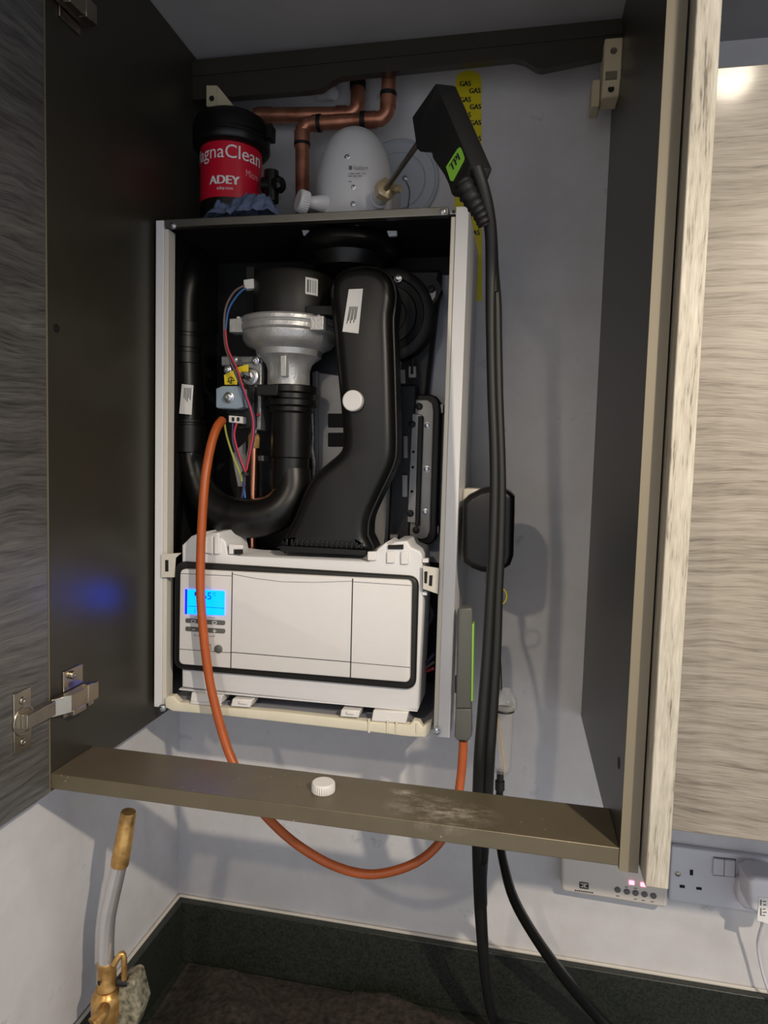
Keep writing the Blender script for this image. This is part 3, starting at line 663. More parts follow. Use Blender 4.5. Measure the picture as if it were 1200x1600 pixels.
# bottom tray
tro = [(256, 1092), (262, 1088), (270, 1088), (280, 1098), (290, 1098), (345, 1106), (430, 1112), (540, 1124), (578, 1128), (640, 1133), (646, 1126), (655, 1128), (660, 1136), (668, 1130), (674, 1128), (672, 1146), (665, 1153), (640, 1152), (575, 1144), (555, 1142), (340, 1118), (270, 1112), (258, 1106)]
tray = MB().pillow(tro, -.206, .012, .0025, 3).build('bottom_tray', M['cream'], boi)
b = MB().plate([(330, 1094), (640, 1118), (640, 1132), (330, 1108)], -.17, .004); b.build('tray_slot', M['inner'], tray)
each('box_hinge', ([(299, 1082), (347, 1087), (345, 1100), (297, 1096)], [(363, 1092), (394, 1094), (390, 1106), (360, 1104)], [(533, 1109), (562, 1111), (560, 1122), (531, 1120)], [(583, 1110), (638, 1113), (634, 1131), (580, 1127)]), -.2045, .03, M['white'], tray, bevel=.0015)
each('hinge_foot', ([(297, 1096), (345, 1100), (345, 1104), (297, 1100)], [(373, 1096), (386, 1097), (386, 1101), (373, 1100)], [(541, 1112), (553, 1113), (553, 1117), (541, 1116)]), -.207, .004, M['white'], tray, bevel=.0008)
each('rib', [[(u, 1124+(u-575)*.09), (u+3, 1124+(u-575)*.09), (u+3, 1145), (u, 1145)] for u in (575, 604, 618, 650)], -.2075, .004, M['cream'], tray)
MB().box((.02, -.19, BZ0+.004), (BW-.02, -.01, BZ0+.01)).build('base_panel', M['inner'], boi)

# ------------------------------------------------------------------ on top of the boiler
# flue elbow
el = thing('flue_elbow', 'white domed flue elbow rising from the boiler top into the wall', 'flue', at(553, 330, -.11))
q = at(553, 325, -.11); k = mpp(q); h0 = q.z; H = at(553, 203, -.11).z-h0
pr = [(58*k, BZ1+.002-h0), (59*k, 0), (59*k, .25*H), (57*k, .42*H), (53*k, .58*H), (47*k, .72*H), (39*k, .84*H), (28*k, .93*H), (15*k, .985*H), (0, H)]
pr2 = [Vector((a, b, 0)) for a, b in pr]; pr2, _ = catmull(pr2, [0]*len(pr2), 3)
ELBOW = MB().lathe([(max(p.x, 0), p.y) for p in pr2], (q.x, q.y, h0), (0, 0, 1), 48).build('dome', M['dome'], el)
MB().lathe([(42*k, 0), (42*k, .1)], (q.x+.012, -.1, h0+.4*H), (0, 1, 0), 40).build('wall_pipe', M['dome'], el)
rq = at(622, 284, -.004); k2 = mpp(rq)
b = MB().lathe([(0, .0035), (62*k2, .0035), (64*k2, .0015), (64*k2, -.002), (62*k2, -.004), (60*k2, -.004), (58*k2, -.002), (44*k2, -.002), (42*k2, -.005), (0, -.005)], rq, (0, 1, 0), 56)
b.build('wall_rosette', M['rosette'], el)
screw(el, 633, 279, -.009, 3.4, M['zinc']); MB().tube(pts([(634, 282), (640, 300), (636, 330)], -.0095), .0012, 6, smooth=4).build('seal_wire', M['zinc'], el)
for u, v in ((543, 247), (552, 294), (552, 320)): 
    d = ray(u, v).normalized(); screw(el, u, v, q.y-54*k*(1 if v > 280 else .98), 4.4, M['zinc'])
b = MB()
def domept(u, v):
    P0 = at(u, v, q.y); dx = max(-.95, min(.95, (P0.x-q.x)/(59*k))); 
    yy = q.y-59*k*math.sqrt(1-dx*dx)-.0008; return at(u, v, yy)
dt = lambda s, bl, br, tl: b.text(s, lambda p, r_: domept(bl[0]+(br[0]-bl[0])*p+(tl[0]-bl[0])*r_, bl[1]+(br[1]-bl[1])*p+(tl[1]-bl[1])*r_))
dt('Vaillant', (552, 265), (575, 265), (552, 259))
for (u0, v0, u1) in ((520, 266, 536), (520, 271, 574), (520, 275, 567), (520, 280, 536), (520, 283.5, 550)):
    n = 6
    for i in range(n):
        ua, ub = u0+(u1-u0)*i/n, u0+(u1-u0)*(i+.8)/n
        b.add([domept(ua, v0+.7), domept(ub, v0+.7), domept(ub, v0-.5), domept(ua, v0-.5)], [(0, 1, 2, 3)])
bsh = [domept(545, 265), domept(550, 265), domept(550, 259), domept(545, 259)]; b.add(bsh, [(0, 1, 2, 3)])
b.build('print', M['print_grey'], el, flat=True)
# sampling port to which the probe is fixed and the capped one at the left
_q = at(602, 297, -.168); _d = (at(655, 222, -.275)-at(596, 306, -.165)).normalized(); p0, p1 = _q-_d*.046, _q-_d*.0088; k = mpp(p0)
b = MB().tube([p0, p0.lerp(p1, .45), p0.lerp(p1, .46), p0.lerp(p1, .6), p0.lerp(p1, .61), p1], [13*k, 13*k, 15*k, 15*k, 12*k, 12*k], 24)
b.build('sampling_port', M['dome'], el)
b = MB().tube(pts([(480, 316, -.17), (500, 318, -.16), (530, 320, -.13)]), [8*k, 12*k, 14*k], 18); b.plate([(480, 310), (503, 310), (506, 324), (476, 324)], -.16, .03)
b.build('port_arm', M['dome'], el, bevel=.002)
qc = at(480, 318, -.17); cap('port_cap', qc, (-.75, -.6, .12), 17*k, .014, M['dome'], el)

# magnetic filter
FXY = at(362, 250, -.102); FXc, FYc = FXY.x, FXY.y; k = mpp(FXY)
mf = thing('magnetic_filter', 'black magnetic filter canister with a red label standing above the boiler', 'filter', (FXc, FYc, BZ1+.002))
def fz(v): return at(362, v, FYc-45*k).z
def fR(px): return px*k*.985
b = MB().lathe([(0, BZ1+.003), (fR(40), BZ1+.003), (fR(46), fz(332)), (fR(47.5), fz(322)), (fR(47.5), fz(218))], (FXc, FYc, 0), (0, 0, 1), 56)
b.build('canister', M['black'], mf)
b = MB().lathe([(fR(50), fz(219)), (fR(57), fz(217)), (fR(60), fz(213)), (fR(60), fz(204)), (fR(58), fz(202)), (fR(58), fz(198)), (fR(60), fz(196)), (fR(60), fz(180)), (fR(56), fz(170)), (fR(46), fz(163)), (0, fz(161))], (FXc, FYc, 0), (0, 0, 1), 56)
b.build('lid', M['black'], mf)
fd = Vector((CAM.x-FXc, CAM.y-FYc, 0)).normalized(); fs_ = Vector((-fd.y, fd.x, 0))
def fpt(a, z, R): return Vector((FXc, FYc, z))+(fd*math.cos(a)+fs_*math.sin(a))*R
b = MB(); n = 40; Rl = fR(47.5)+.0006; z0, z1 = fz(307), fz(217)
for i in range(n):
    a0, a1 = -1.9+i*3.25/n, -1.9+(i+1)*3.25/n
    b.add([fpt(a0, z0, Rl), fpt(a1, z0, Rl), fpt(a1, z1, Rl), fpt(a0, z1, Rl)], [(0, 1, 2, 3)])
lab = b.build('label', M['red_label'], mf)
def ftext(s, a0, a1, v0, v1, nm='lettering', m='print_white', fat=0):
    b = MB(); b.text(s, lambda p, r_: fpt(a0+(a1-a0)*p, fz(v0)+(fz(v1)-fz(v0))*r_, Rl+.0006)); 
    if fat:
        b.text(s, lambda p, r_: fpt(a0+fat+(a1-a0)*p, fz(v0)+(fz(v1)-fz(v0))*r_, Rl+.0008))
        b.text(s, lambda p, r_: fpt(a0+fat*2+(a1-a0)*p, fz(v0)+(fz(v1)-fz(v0))*r_, Rl+.0010))
    b.build(nm, M[m], lab, flat=True)
ftext('MagnaClean', -1.64, 1.06, 253, 225, fat=.003); ftext('Micro', .46, .98, 270, 259, m='pink')
ftext('ADEY', -.74, .22, 287, 274, fat=.02); ftext('adey.com', -.46, .05, 297.5, 291)
vx = thing('isolating_valve', 'black plastic isolating valve with a ribbed knob, right of the red-labelled filter', 'valve', at(425, 330, -.11))
b = MB().tube(pts([(411.5, 290, -.11), (424, 290, -.11)]), .012, 18).tube(pts([(424, 268, -.11), (424, 316, -.11)]), .011, 18).tube(pts([(420, 325, -.11), (428, 342, -.11)]), .008, 12)
b.build('body', M['black'], vx)
qk = at(428, 290, -.11); b = MB().lathe([(.010, 0), (.012, .003), (.012, .012), (.009, .016), (0, .016)], qk, (1, -.25, 0), 20, knurl=.1); b.build('knob', M['black'], vx, ang=30)
MB().box((at(420, 205, -.1).x, -.11, at(420, 220, -.1).z), (at(427, 205, -.1).x, -.09, at(420, 198, -.1).z)).build('clip', M['black'], vx)

# copper pipes
def cpipe(path, r, name, label):
    o = thing(name, label, 'pipe', path[0]); return o
rc_ = 11.2*mpp(at(500, 190, -.03))
pa = thing('copper_pipe', 'copper pipe running from the filter lid and turning up behind the top rail', 'pipe', at(405, 181, -.03))
MB().tube(pts([(398, 181, -.03), (542, 179, -.03), (551, 177, -.03), (557, 170, -.03), (559, 160, -.03), (559, 120, -.022)]), rc_, 20).build('pipe', M['copper'], pa)
for a, b2 in (((404, 181), (424, 180.6)), ((526, 179), (541, 179)),): MB().tube(pts([(*a, -.03), (*b2, -.03)]), rc_*1.12, 20).build('fitting', M['copper'], pa)
MB().tube(pts([(559, 140, -.026), (559, 128, -.024)]), rc_*1.1, 20).build('tape', M['black2'], pa)
pb = thing('copper_pipe', 'copper pipe rising behind the dome, stepping right and up with black tape bands', 'pipe', at(472, 330, -.059))
MB().tube(pts([(473, 350), (472, 214), (474, 203), (480, 196), (490, 193), (585, 187), (597, 184), (604, 176), (606, 166), (608, 112)], -.059), rc_*.96, 20, smooth=2).build('pipe', M['copper'], pb)
for a, b2 in (((472, 230), (472, 206)), ((489, 193.2), (502, 192.2)), ((566, 188.2), (588, 187)), ((606, 168), (607, 150))): MB().tube(pts([a, b2], -.059), rc_*1.08, 20).build('fitting', M['copper'], pb)
for a, b2 in (((472, 229), (472, 224)), ((496, 192.6), (502, 192.2)), ((564, 188.3), (572, 187.9)), ((606.5, 152), (607, 145))): MB().tube(pts([a, b2], -.059), rc_*1.12, 20).build('tape', M['black2'], pb)
# scrap of conduit under the rail
wc = thing('pipe_sleeve', 'short white plastic sleeve end poking from the wall left of the two copper pipes', 'sleeve', at(516, 146, -.01))
MB().tube(pts([(500, 150, -.006), (520, 146, -.02)]), .008, 14).build('sleeve', M['dome'], wc)
MB().tube(pts([(517, 147, -.02), (522, 145, -.024)]), .0095, 14).build('collar', M['dome'], wc)

# blue cloth
b = MB(); nx, ny = 60, 26
for j in range(ny+1):
    for i in range(nx+1):
        s, tt = i/nx, j/ny
        X = at(316+s*118, 340, -.19).x; Yy = -.197+tt*.044
        ed = min(1, s*7, (1-s)*9)*math.sin(PI*min(1, .08+tt*.92))
        nz = noise.noise((s*6, tt*4, 1.3))+.6*noise.noise((s*14, tt*9, 4.1))+.35*noise.noise((s*30, tt*16, 7.7))
        z = BZ1+.0035+max(0, ed*(.020+.012*s+.015*nz))
        b.v.append(Vector((X+.004*noise.noise((s*5, tt*7, 9)), Yy+.004*noise.noise((s*9, tt*5, 3)), z)))
for j in range(ny):
    for i in range(nx):
        a = j*(nx+1)+i; b.f.append((a, a+1, a+nx+2, a+nx+1))
o = b.build('cloth', M['cloth'], ang=80); tag(o, 'crumpled blue-grey cloth lying on the boiler top below the red-labelled filter', 'cloth')

# ------------------------------------------------------------------ gas tape
b = MB(); top = [(712, 128), (714, 118), (721, 112), (733, 110), (745, 112), (751, 119), (752, 130)]
b.plate(top+[(753, 470), (709, 470)], -.0012, .0012)
gt = tag(b.build('gas_tape', M['yellow']), 'yellow warning tape strip printed GAS, stuck on the wall behind the probe handle', 'tape')
ORG_gt = gt
b = MB()
for i, (u, v) in enumerate(((718, 135), (733, 146), (718, 160), (734, 171), (718, 184), (734, 196), (718, 210), (734, 221), (718, 236), (734, 247), (718, 262), (734, 273), (718, 290), (734, 301), (718, 316), (734, 330), (719, 344), (732, 368))):
    for dx in (0, .5, 1): b.quadtext('GAS', (u+dx, v), (u+17+dx, v-.8), (u+dx, v-8), -.0016-.0001*dx)
b.build('lettering', M['ink'], gt, flat=True)

# ------------------------------------------------------------------ analyser probe
pb0 = at(700, 300, -.33)
prb = thing('flue_probe', 'black pistol-shaped flue gas probe with a green label, its rod in the flue port', 'probe', pb0)
def hpt(u, v):                    # face of the handle lies on a plane turned towards the left
    P0 = at(u, v, -.33); return at(u, v, -.33-.8*(P0.x-.42))
side = [(642, 182), (678, 130), (683, 131), (692, 152), (736, 255), (739, 262), (722, 309), (706, 307), (701, 290), (694, 275), (685, 262), (676, 248), (673, 237), (655, 237), (649, 232), (647, 216)]
E_ = Vector((.021, .012, .002))
sp = [hpt(u, v) for u, v in side]
b = MB(); n = len(sp); cen = sum(sp, Vector())/n
def shr(f): return [cen+(p-cen)*f for p in sp]
rings = [shr(.955), [p+E_*.10 for p in sp], [p+E_*.9 for p in sp], [p+E_ for p in shr(.955)]]
vs = [v for r in rings for v in r]; fs = [tuple(range(n)), tuple(3*n+i for i in range(n-1, -1, -1))]
for i in range(3):
    for a in range(n): fs.append((i*n+a, (i+1)*n+a, (i+1)*n+(a+1) % n, i*n+(a+1) % n))
b.add(vs, fs); hd = b.build('handle', M['black2'], prb, bevel=.0012)
nrm = (sp[8]-sp[0]).cross(sp[12]-sp[0]).normalized()
if nrm.dot(FW) > 0: nrm = -nrm
def hq(u, v, d): return hpt(u, v)+nrm*d
gl = [(697, 262), (715, 234), (719, 231), (722, 235), (726, 247), (725, 252), (708, 284), (704, 283)]
b = MB().prism([hq(u, v, .0004) for u, v in gl], nrm*.0008); lb = b.build('label', M['lime'], prb)
a_, b3, c_ = hq(706, 271, .0016), hq(719, 251, .0016), hq(702, 261, .0016)
b = MB().text('TPI', lambda p, r_: a_+(b3-a_)*p+(c_-a_)*r_).text('TPI', lambda p, r_: a_+(b3-a_)*(p+.06)+(c_-a_)*r_); b.build('lettering', M['ink'], lb, flat=True)
r0, r1 = at(655, 222, -.275), at(600, 299, -.1705)
MB().tube([r0, r1], 4.6*mpp(r0), 14).build('rod', M['steel'], prb)
dn = (r0-at(596, 306, -.165)).normalized()
q = at(602, 297, -.168); k = mpp(q)
b = MB().lathe([(12*k, -.008), (12*k, -.007), (17*k, -.006), (17*k, .006), (10*k, .009), (6*k, .009)], q, dn, 6)
cone = b.build('cone_stop', M['brass2'], prb)
b = MB().tube([q+Vector((.01, -.006, 0)), at(618, 296, -.18), at(619, 296, -.18), at(626, 295, -.182)], [3*k, 3*k, 6*k, 6*k], 12); b.build('thumb_screw', M['brass2'], cone)
# strain relief and hose
b = MB(); rp0 = [(722, 284, -.352), (736, 310, -.350), (749, 332, -.344), (757, 352, -.338)]; rp1, _ = catmull(pts(rp0), [0]*4, 8)
b.tube(rp1, [(.0105-.0042*i/len(rp1))*(1 if i % 3 else 1.16) for i in range(len(rp1))], 16); b.build('strain_relief', M['black2'], prb)
hp = [(744, 264, -.350), (753, 292, -.345), (761, 325, -.337), (767, 365, -.326), (769, 420, -.312), (771, 470, -.31), (772, 530, -.31), (774, 620, -.31), (777, 700, -.31), (778, 765, -.31), (776, 850, -.31), (772, 930, -.31), (768, 1020, -.311), (762, 1110, -.312), (757, 1180, -.31), (754, 1250, -.295), (751, 1320, -.26), (750, 1380, -.22), (752, 1440, -.18), (759, 1530, -.12), (770, 1600, -.075), (790, 1680, -.10), (840, 1740, -.14)]
P_ = pts(hp)
P_[-3].z = max(P_[-3].z, ZT+.05); P_[-2].z = P_[-1].z = ZT+.055
ofs = [0, 0, 0, 0, .001, .003, .0035, .0035, .0035, .0038, .004, .0044, .005, .0055, .0057, .0056, .0045, .003, .0025, .002, .002, .002, .002]
rads = [.0080, .0080, .0080, .0074, .0070, .0065, .0060, .0060, .0060, .0060, .0062, .0064, .0068, .0072, .0074, .0074, .0070, .0066, .0064, .0062, .0060, .0060, .0060]
for sgn, nm in ((-1, 'hose'), (1, 'hose')):
    MB().tube([p+Vector((sgn*o_, .003*sgn, 0)) for p, o_ in zip(P_, ofs)], [r*.92 for r in rads], 14, smooth=4).build(nm, M['rubber'], prb)
for seg_ in (((767, 385, -.313), (769, 420, -.312), (770.5, 457, -.3105)), ((750.5, 1343, -.245), (750, 1380, -.22), (751, 1412, -.2))):
    q = pts(seg_); MB().tube(q, 9.2*mpp(q[0])*(1 if seg_[0][1] < 900 else 1.2), 18).build('sleeve', M['black2'], prb)

# filter trap and its hose
ft = thing('water_trap', 'clear plastic water trap tube hanging among black hoses, with a black hose below', 'water trap', at(786, 1207, -.24))
TQ = at(786, 1140, -.24); k = mpp(TQ); tx, ty = TQ.x, TQ.y
tz = lambda v: at(786, v, ty).z
MB().lathe([(9*k, tz(1207)), (13*k, tz(1204)), (14.5*k, tz(1198)), (15.5*k, tz(1108)), (15.5*k, tz(1100)), (14*k, tz(1100)), (13*k, tz(1196)), (10*k, tz(1202)), (0, tz(1202))], (tx, ty, 0), (0, 0, 1), 32).build('bowl', M['clear'], ft)
MB().lathe([(8*k, tz(1112)), (13.5*k, tz(1108)), (17.5*k, tz(1106)), (17.5*k, tz(1098)), (16*k, tz(1090)), (9*k, tz(1084)), (7*k, tz(1076)), (0, tz(1075))], (tx+.002, ty, 0), (0, 0, 1), 32).build('lid', M['clear'], ft)
MB().lathe([(16.2*k, tz(1110)), (17*k, tz(1108.5)), (16.2*k, tz(1107))], (tx, ty, 0), (0, 0, 1), 30).build('seal', M['rubber'], ft)
MB().tube(pts([(776, 1098, ty), (779, 1130, ty), (786, 1180, ty), (788, 1210, ty)]), .0013, 8, smooth=4).build('tube', M['tan_tube'], ft)
h2 = [(782, 1203, -.24), (781, 1225, -.24), (780, 1260, -.235), (781, 1310, -.215), (787, 1350, -.195), (803, 1405, -.165), (835, 1462, -.13), (880, 1525, -.095), (935, 1590, -.065), (985, 1640, -.06), (1040, 1690, -.08)]
P_ = pts(h2); P_[-2].z = max(P_[-2].z, ZT+.013); P_[-1].z = ZT+.012
MB().tube(P_, [r*mpp(q) for r, q in zip((5.5, 5.5, 6, 6.5, 7, 8, 8.5, 9, 9, 9, 9), P_)], 14, smooth=4).build('hose', M['black'], ft)
MB().tube(pts([(781, 1220, -.24), (781, 1234, -.24)]), 7.5*k, 14).build('clip', M['black2'], ft)
# thin lead from the black box to the trap
# black box beside the boiler
kb = thing('black_box', 'black plastic box with arched top and bottom behind the hoses, beside the boiler', 'box', at(760, 897, -.17))
ko = [(723, 782), (732, 773), (750, 764), (768, 760), (786, 763), (797, 769), (804, 776), (804, 800), (802, 870), (797, 884), (786, 891), (768, 896), (752, 895), (736, 889), (723, 880), (721, 860), (722, 800)]
MB().pillow(ko, -.205, .05, .008, 4).build('body', M['black'], kb)
MB().pillow([(727, 786), (736, 778), (752, 770), (768, 766), (783, 769), (790, 774), (789, 870), (784, 884), (768, 889), (752, 888), (738, 882), (727, 874)], -.211, .008, .003, 3).build('front_cover', M['black'], kb)
MB().tube(pts([(764, 893, -.19), (763, 905, -.19), (765, 920, -.19)]), .005, 12).build('cable_gland', M['grey_body'], kb)
MB().tube(pts([(764, 916, -.19), (764, 940, -.195), (772, 975, -.21), (779, 1030, -.225), (781, 1078, -.238)]), .0032, 10, smooth=4).build('lead', M['rubber'], kb)
q = at(777, 932, -.2); b = MB(); b.tube([q+Vector((.0125*math.cos(a*PI/10), .004*math.cos(a*PI/10), .0125*math.sin(a*PI/10))) for a in range(21)], .0011, 8, caps=False)
tag(b.build('yellow_ring', M['tag_yellow'], kb), 'thin yellow loop')
MB().box((BW+.0005, -.145, at(740, 872, -.1).z), (BW+.03, -.05, at(740, 762, -.1).z)).build('magnet_mount', M['lip'], kb, bevel=.004)
# manometer
mm = thing('manometer', 'slim grey handheld pressure meter upright against the boiler side, orange hose below', 'meter', at(724, 1158, -.2))
mo = [(715, 950), (738, 948), (741, 953), (737, 1152), (733, 1158), (713, 1157), (710, 1152)]
MB().pillow([(717, 951), (736, 950), (738, 955), (736, 1107), (712, 1107), (714, 956)], -.216, .02, .002, 3).build('body', M['grey_body'], mm)
MB().pillow([(712, 1108), (736, 1108), (737, 1150), (732, 1158), (714, 1157), (710, 1151)], -.217, .02, .002, 3).build('battery_cover', M['grey_body'], mm)
MB().plate([(737.5, 975), (740.5, 974), (738.5, 1095), (736, 1096)], -.214, .016).build('label', M['lime'], mm)
MB().plate([(711, 1058), (714, 1058), (713, 1083), (710.5, 1083)], -.214, .01).build('button', M['black2'], mm)
# orange hose
oh = [(347, 657, -.180), (339, 668, -.196), (330, 695, -.21), (321, 745, -.226), (316, 810, -.233), (313.5, 870, -.234), (313.5, 930, -.234), (319, 1000, -.234), (327, 1060, -.234), (338, 1110, -.236), (352, 1160, -.24), (366, 1195, -.245), (392, 1245, -.255), (422, 1282, -.262), (465, 1320, -.265), (520, 1352, -.265), (575, 1366, -.262), (625, 1358, -.258), (665, 1338, -.25), (695, 1305, -.24), (712, 1265, -.225), (720, 1215, -.21), (723, 1180, -.206), (724, 1158, -.204)]
P_ = pts(oh)
o = MB().tube(P_, [7.0*mpp(q) for q in P_], 18, smooth=5).build('orange_hose', M['orange'], ang=80)
tag(o, 'orange rubber hose looping from the gas valve down under the shelf to the grey meter', 'hose')

# white cap on the shelf
q = atz(505, 1236, 1.4328); k = mpp(q)
o = cap('screw_cap', q, (0, 0, 1), 18.5*k, .011, M['white']); tag(o, 'ribbed white screw cap lying on the bottom rail of the cabinet', 'cap')

# ------------------------------------------------------------------ blowtorch
TY = -.33
tp_ = lambda u, v, dy=0: at(u, v, TY+dy)
tc_ = thing('blowtorch', 'brass blowtorch with a bent steel burner tube standing in the worktop corner', 'blowtorch', (tp_(190, 1500).x, TY, ZT))
n0, n1 = tp_(201, 1268), tp_(187, 1351); k = mpp(n0)
d = (n0-n1)
MB().tube([n1, n1.lerp(n0, .05), n1.lerp(n0, .55), n1.lerp(n0, .56), n1.lerp(n0, .97), n0], [13.6*k, 14.0*k, 13.2*k, 12.8*k, 12.0*k, 10.8*k], 28).build('nozzle', M['brass'], tc_)
MB().tube([n1.lerp(n0, .03), tp_(180, 1380), tp_(170, 1425), tp_(167, 1450), tp_(166, 1475), tp_(166, 1508)], [12*k, 12*k, 12*k, 12*k, 12*k, 12*k], 26, smooth=4).build('burner_tube', M['chrome'], tc_)
b = MB(); bz = lambda v: tp_(167, v).z
bx_ = tp_(167, 1510).x
b.lathe([(11*k, bz(1502)), (14.5*k, bz(1503)), (14.5*k, bz(1535)), (16*k, bz(1538)), (17*k, bz(1541)), (15*k, bz(1545)), (21*k, bz(1550)), (24*k, bz(1558)), (24*k, bz(1580)), (20*k, bz(1590)), (20*k, bz(1610)), (0, bz(1610))], (bx_, TY, 0), (0, 0, 1), 32)
bd = b.build('body', M['brass'], tc_)
MB().lathe([(.003, 0), (.003, .0006), (0, .0006)], tp_(155, 1536, -.0137), (-.5, -1, 0), 14).build('air_hole', M['hole'], bd)
b = MB().tube(pts([(178, 1508, TY-.006), (184, 1497, TY-.004), (191, 1490, TY), (194, 1500, TY), (194, 1530, TY)]), 4.6*k, 10, smooth=3); b.build('trigger_guard', M['brass'], tc_)
b = MB().tube(pts([(163, 1575, TY-.02), (158, 1588, TY-.035), (146, 1602, TY-.045)]), [9*k, 10*k, 12*k], 16); b.build('control_knob', M['brass'], tc_)
MB().tube(pts([(184, 1533, TY+.0), (203, 1535, TY+.004)]), .006, 12).build('lock_pin', M['black2'], tc_)
b = MB(); cb = [tp_(186, 1538, -.002), tp_(203, 1532, -.002), tp_(209, 1536, -.002), tp_(220, 1580, -.002), tp_(208, 1616, -.002), tp_(170, 1616, -.002)]
b.prism(cb, (-.002, .03, .002)); b.build('housing', M['chip'], tc_, bevel=.004, seg=3)
cxx = tp_(190, 1600).x+.008
MB().lathe([(0, ZT+.001), (.036, ZT+.001), (.038, ZT+.006), (.038, 1.0), (.034, 1.014), (.02, 1.024), (.012, 1.03), (.012, bz(1600))], (cxx, TY, 0), (0, 0, 1), 36).build('gas_cylinder', M['canister'], tc_)

# ------------------------------------------------------------------ towel
b = MB(); nx, ny = 110, 46
x0, x1, y0, y1 = -.035, .565, -.25, -.022
for j in range(ny+1):
    for i in range(nx+1):
        s, tt = i/nx, j/ny
        X = x0+(x1-x0)*s; Yy = y0+(y1-y0)*tt
        Yy += (.05*(s-.55) if s > .55 else 0)*-.9*tt
        ed = min(1, s*9, (1-s)*7, (1-tt)*7, tt*9); ed = ed*ed*(3-2*ed)
        h = .016+.018*noise.noise((X*9, Yy*11, .3))+.014*max(0, math.sin(X*21+Yy*9+1.2))+.005*noise.noise((X*34, Yy*34, 2))
        f_ = .0016*noise.noise((X*330, Yy*330, 5))+.0010*random.uniform(-1, 1)
        b.v.append(Vector((X, Yy, ZT+.003+max(.001, h)*ed+(f_+.0016)*ed)))
for j in range(ny):
    for i in range(nx):
        a = j*(nx+1)+i; b.f.append((a, a+1, a+nx+2, a+nx+1))
o = b.build('towel', M['towel'], ang=90); tag(o, 'dark brown fluffy towel spread in folds on the dark worktop', 'towel')

# ------------------------------------------------------------------ timer and socket on the wall
tm = thing('heating_timer', 'cream wall controller with round grey buttons and glowing red lights, left of the socket', 'controller', at(960, 1420, -.02))
TYm = -.03
MB().pillow(rrect([(878, 1300), (1046, 1318), (1043, 1420), (877, 1393)], 7), TYm, .029, .005, 3).build('case', M['timer'], tm)
for u, v in ((965, 1390), (979.5, 1393), (993, 1395), (1007, 1397), (1021, 1399.5)):
    q = at(u, v, TYm); MB().lathe([(4.6*mpp(q), 0), (4.6*mpp(q), .0012), (3.8*mpp(q), .002), (0, .0022)], q, (0, -1, 0), 20).build('button', M['button'], tm)
each('indicator_light', ([(983, 1376), (991, 1377), (991, 1383), (983, 1382)], [(1001, 1379), (1009, 1380), (1009, 1386), (1001, 1385)]), TYm-.0008, .001, M['led'], tm)
b = MB(); Yt = TYm-.0006
for e in (((906, 1378.5), (919, 1380.5)), ((906, 1387.0), (919, 1389.0)), ((906, 1378.5), (906, 1387.0)), ((919, 1380.5), (919, 1389.0))): line(b, *e, 1.5, Yt)
line(b, (906, 1383.0), (910, 1383.5), 3.5, Yt); line(b, (915, 1384.5), (919, 1385.0), 3.5, Yt); line(b, (912, 1381.0), (912, 1387.0), 1, Yt)
b.build('logo', M['ink'], tm); b = MB()
for i in range(9): line(b, (898+i*3.3, 1391.3+i*.45), (900.4+i*3.3, 1391.6+i*.45), 1.5, Yt)
for u, v in ((965, 1400), (993, 1405), (1005, 1407), (1019, 1409), (979, 1386), (993, 1388)):
    line(b, (u-2.5, v), (u+2.5, v+.4), .8, Yt)
b.build('print', M['ink'], tm)
sk = thing('wall_socket', 'white double wall socket with a pair of rocker switches, under the pale cabinet', 'socket', at(1120, 1420, -.012))
SY = -.012
sx0 = at(1049, 1330, SY).x; sz1 = at(1050, 1322, SY).z; sz0 = at(1048, 1408, SY).z
MB().box((sx0, SY, sz0), (sx0+.152, -.0005, sz1)).build('plate', M['socket'], sk, bevel=.003, seg=3)
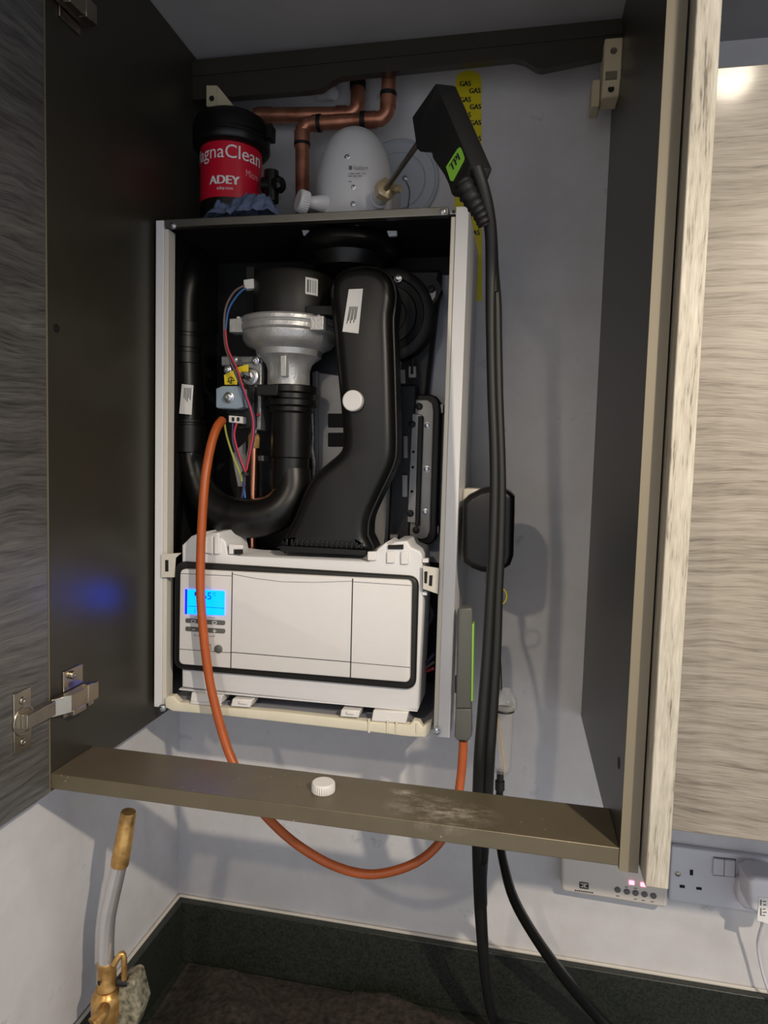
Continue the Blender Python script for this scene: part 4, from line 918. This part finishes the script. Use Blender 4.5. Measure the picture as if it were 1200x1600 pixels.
each('pin_hole', ([(1078, 1359), (1083, 1359.5), (1083, 1368), (1078, 1367.5)], [(1062, 1382.5), (1070, 1383.5), (1070, 1388), (1062, 1387)], [(1088, 1386), (1096.5, 1387), (1096.5, 1391), (1088, 1390)]), SY-.0006, .001, M['hole'], sk)
screw(sk, 1059, 1365, SY, 3.4, M['hinge'])
MB().plate([(1115, 1339), (1150, 1342.5), (1149, 1371), (1114, 1368)], SY-.001, .002).build('switch_surround', M['button'], sk)
MB().plate([(1115, 1342), (1132, 1344), (1131, 1369), (1114, 1367.5)], SY-.005, .006).build('switch', M['socket'], sk, bevel=.0012)
MB().plate([(1132.7, 1344), (1149.5, 1345.8), (1148.5, 1371), (1131.7, 1369.2)], SY-.005, .006).build('switch', M['socket'], sk, bevel=.0012)
pg = thing('charger_plug', 'white plug-in charger with a printed label pushed into the double wall socket', 'plug', at(1185, 1440, -.05))
q = at(1168, 1396, SY); k = mpp(q)
MB().pillow([(1152, 1400), (1155, 1378), (1166, 1367), (1180, 1366), (1215, 1370), (1215, 1428), (1165, 1422), (1155, 1412)], -.030, .017, .006, 3).build('base', M['socket'], pg)
MB().pillow([(1170, 1378), (1182, 1372), (1225, 1377), (1225, 1440), (1195, 1440), (1172, 1420)], -.075, .046, .008, 3).build('body', M['socket'], pg)
MB().plate([(1186, 1402), (1205, 1404), (1205, 1445), (1183, 1438)], -.0762, .0015).build('label', M['paper'], pg)
b = MB()
for i, (u, v, w, h) in enumerate(((1188, 1406, 2, 9), (1192, 1408, 5, 1.4), (1193, 1413, 4, 2), (1188, 1419, 2, 12), (1192, 1420, 4, 1.4), (1192, 1425, 6, 1.4), (1191, 1430, 5, 1.2))):
    b.plate([(u, v), (u+w, v), (u+w, v+h), (u, v+h)], -.0768, .0006)
b.build('print', M['print_grey'], pg)
MB().tube(pts([(1192, 1436, -.06), (1190, 1448, -.055), (1186, 1462, -.045), (1184, 1478, -.035), (1188, 1505, -.03), (1196, 1535, -.03), (1206, 1560, -.03), (1222, 1590, -.035)]), .0022, 10, smooth=4).build('cable', M['socket'], pg)
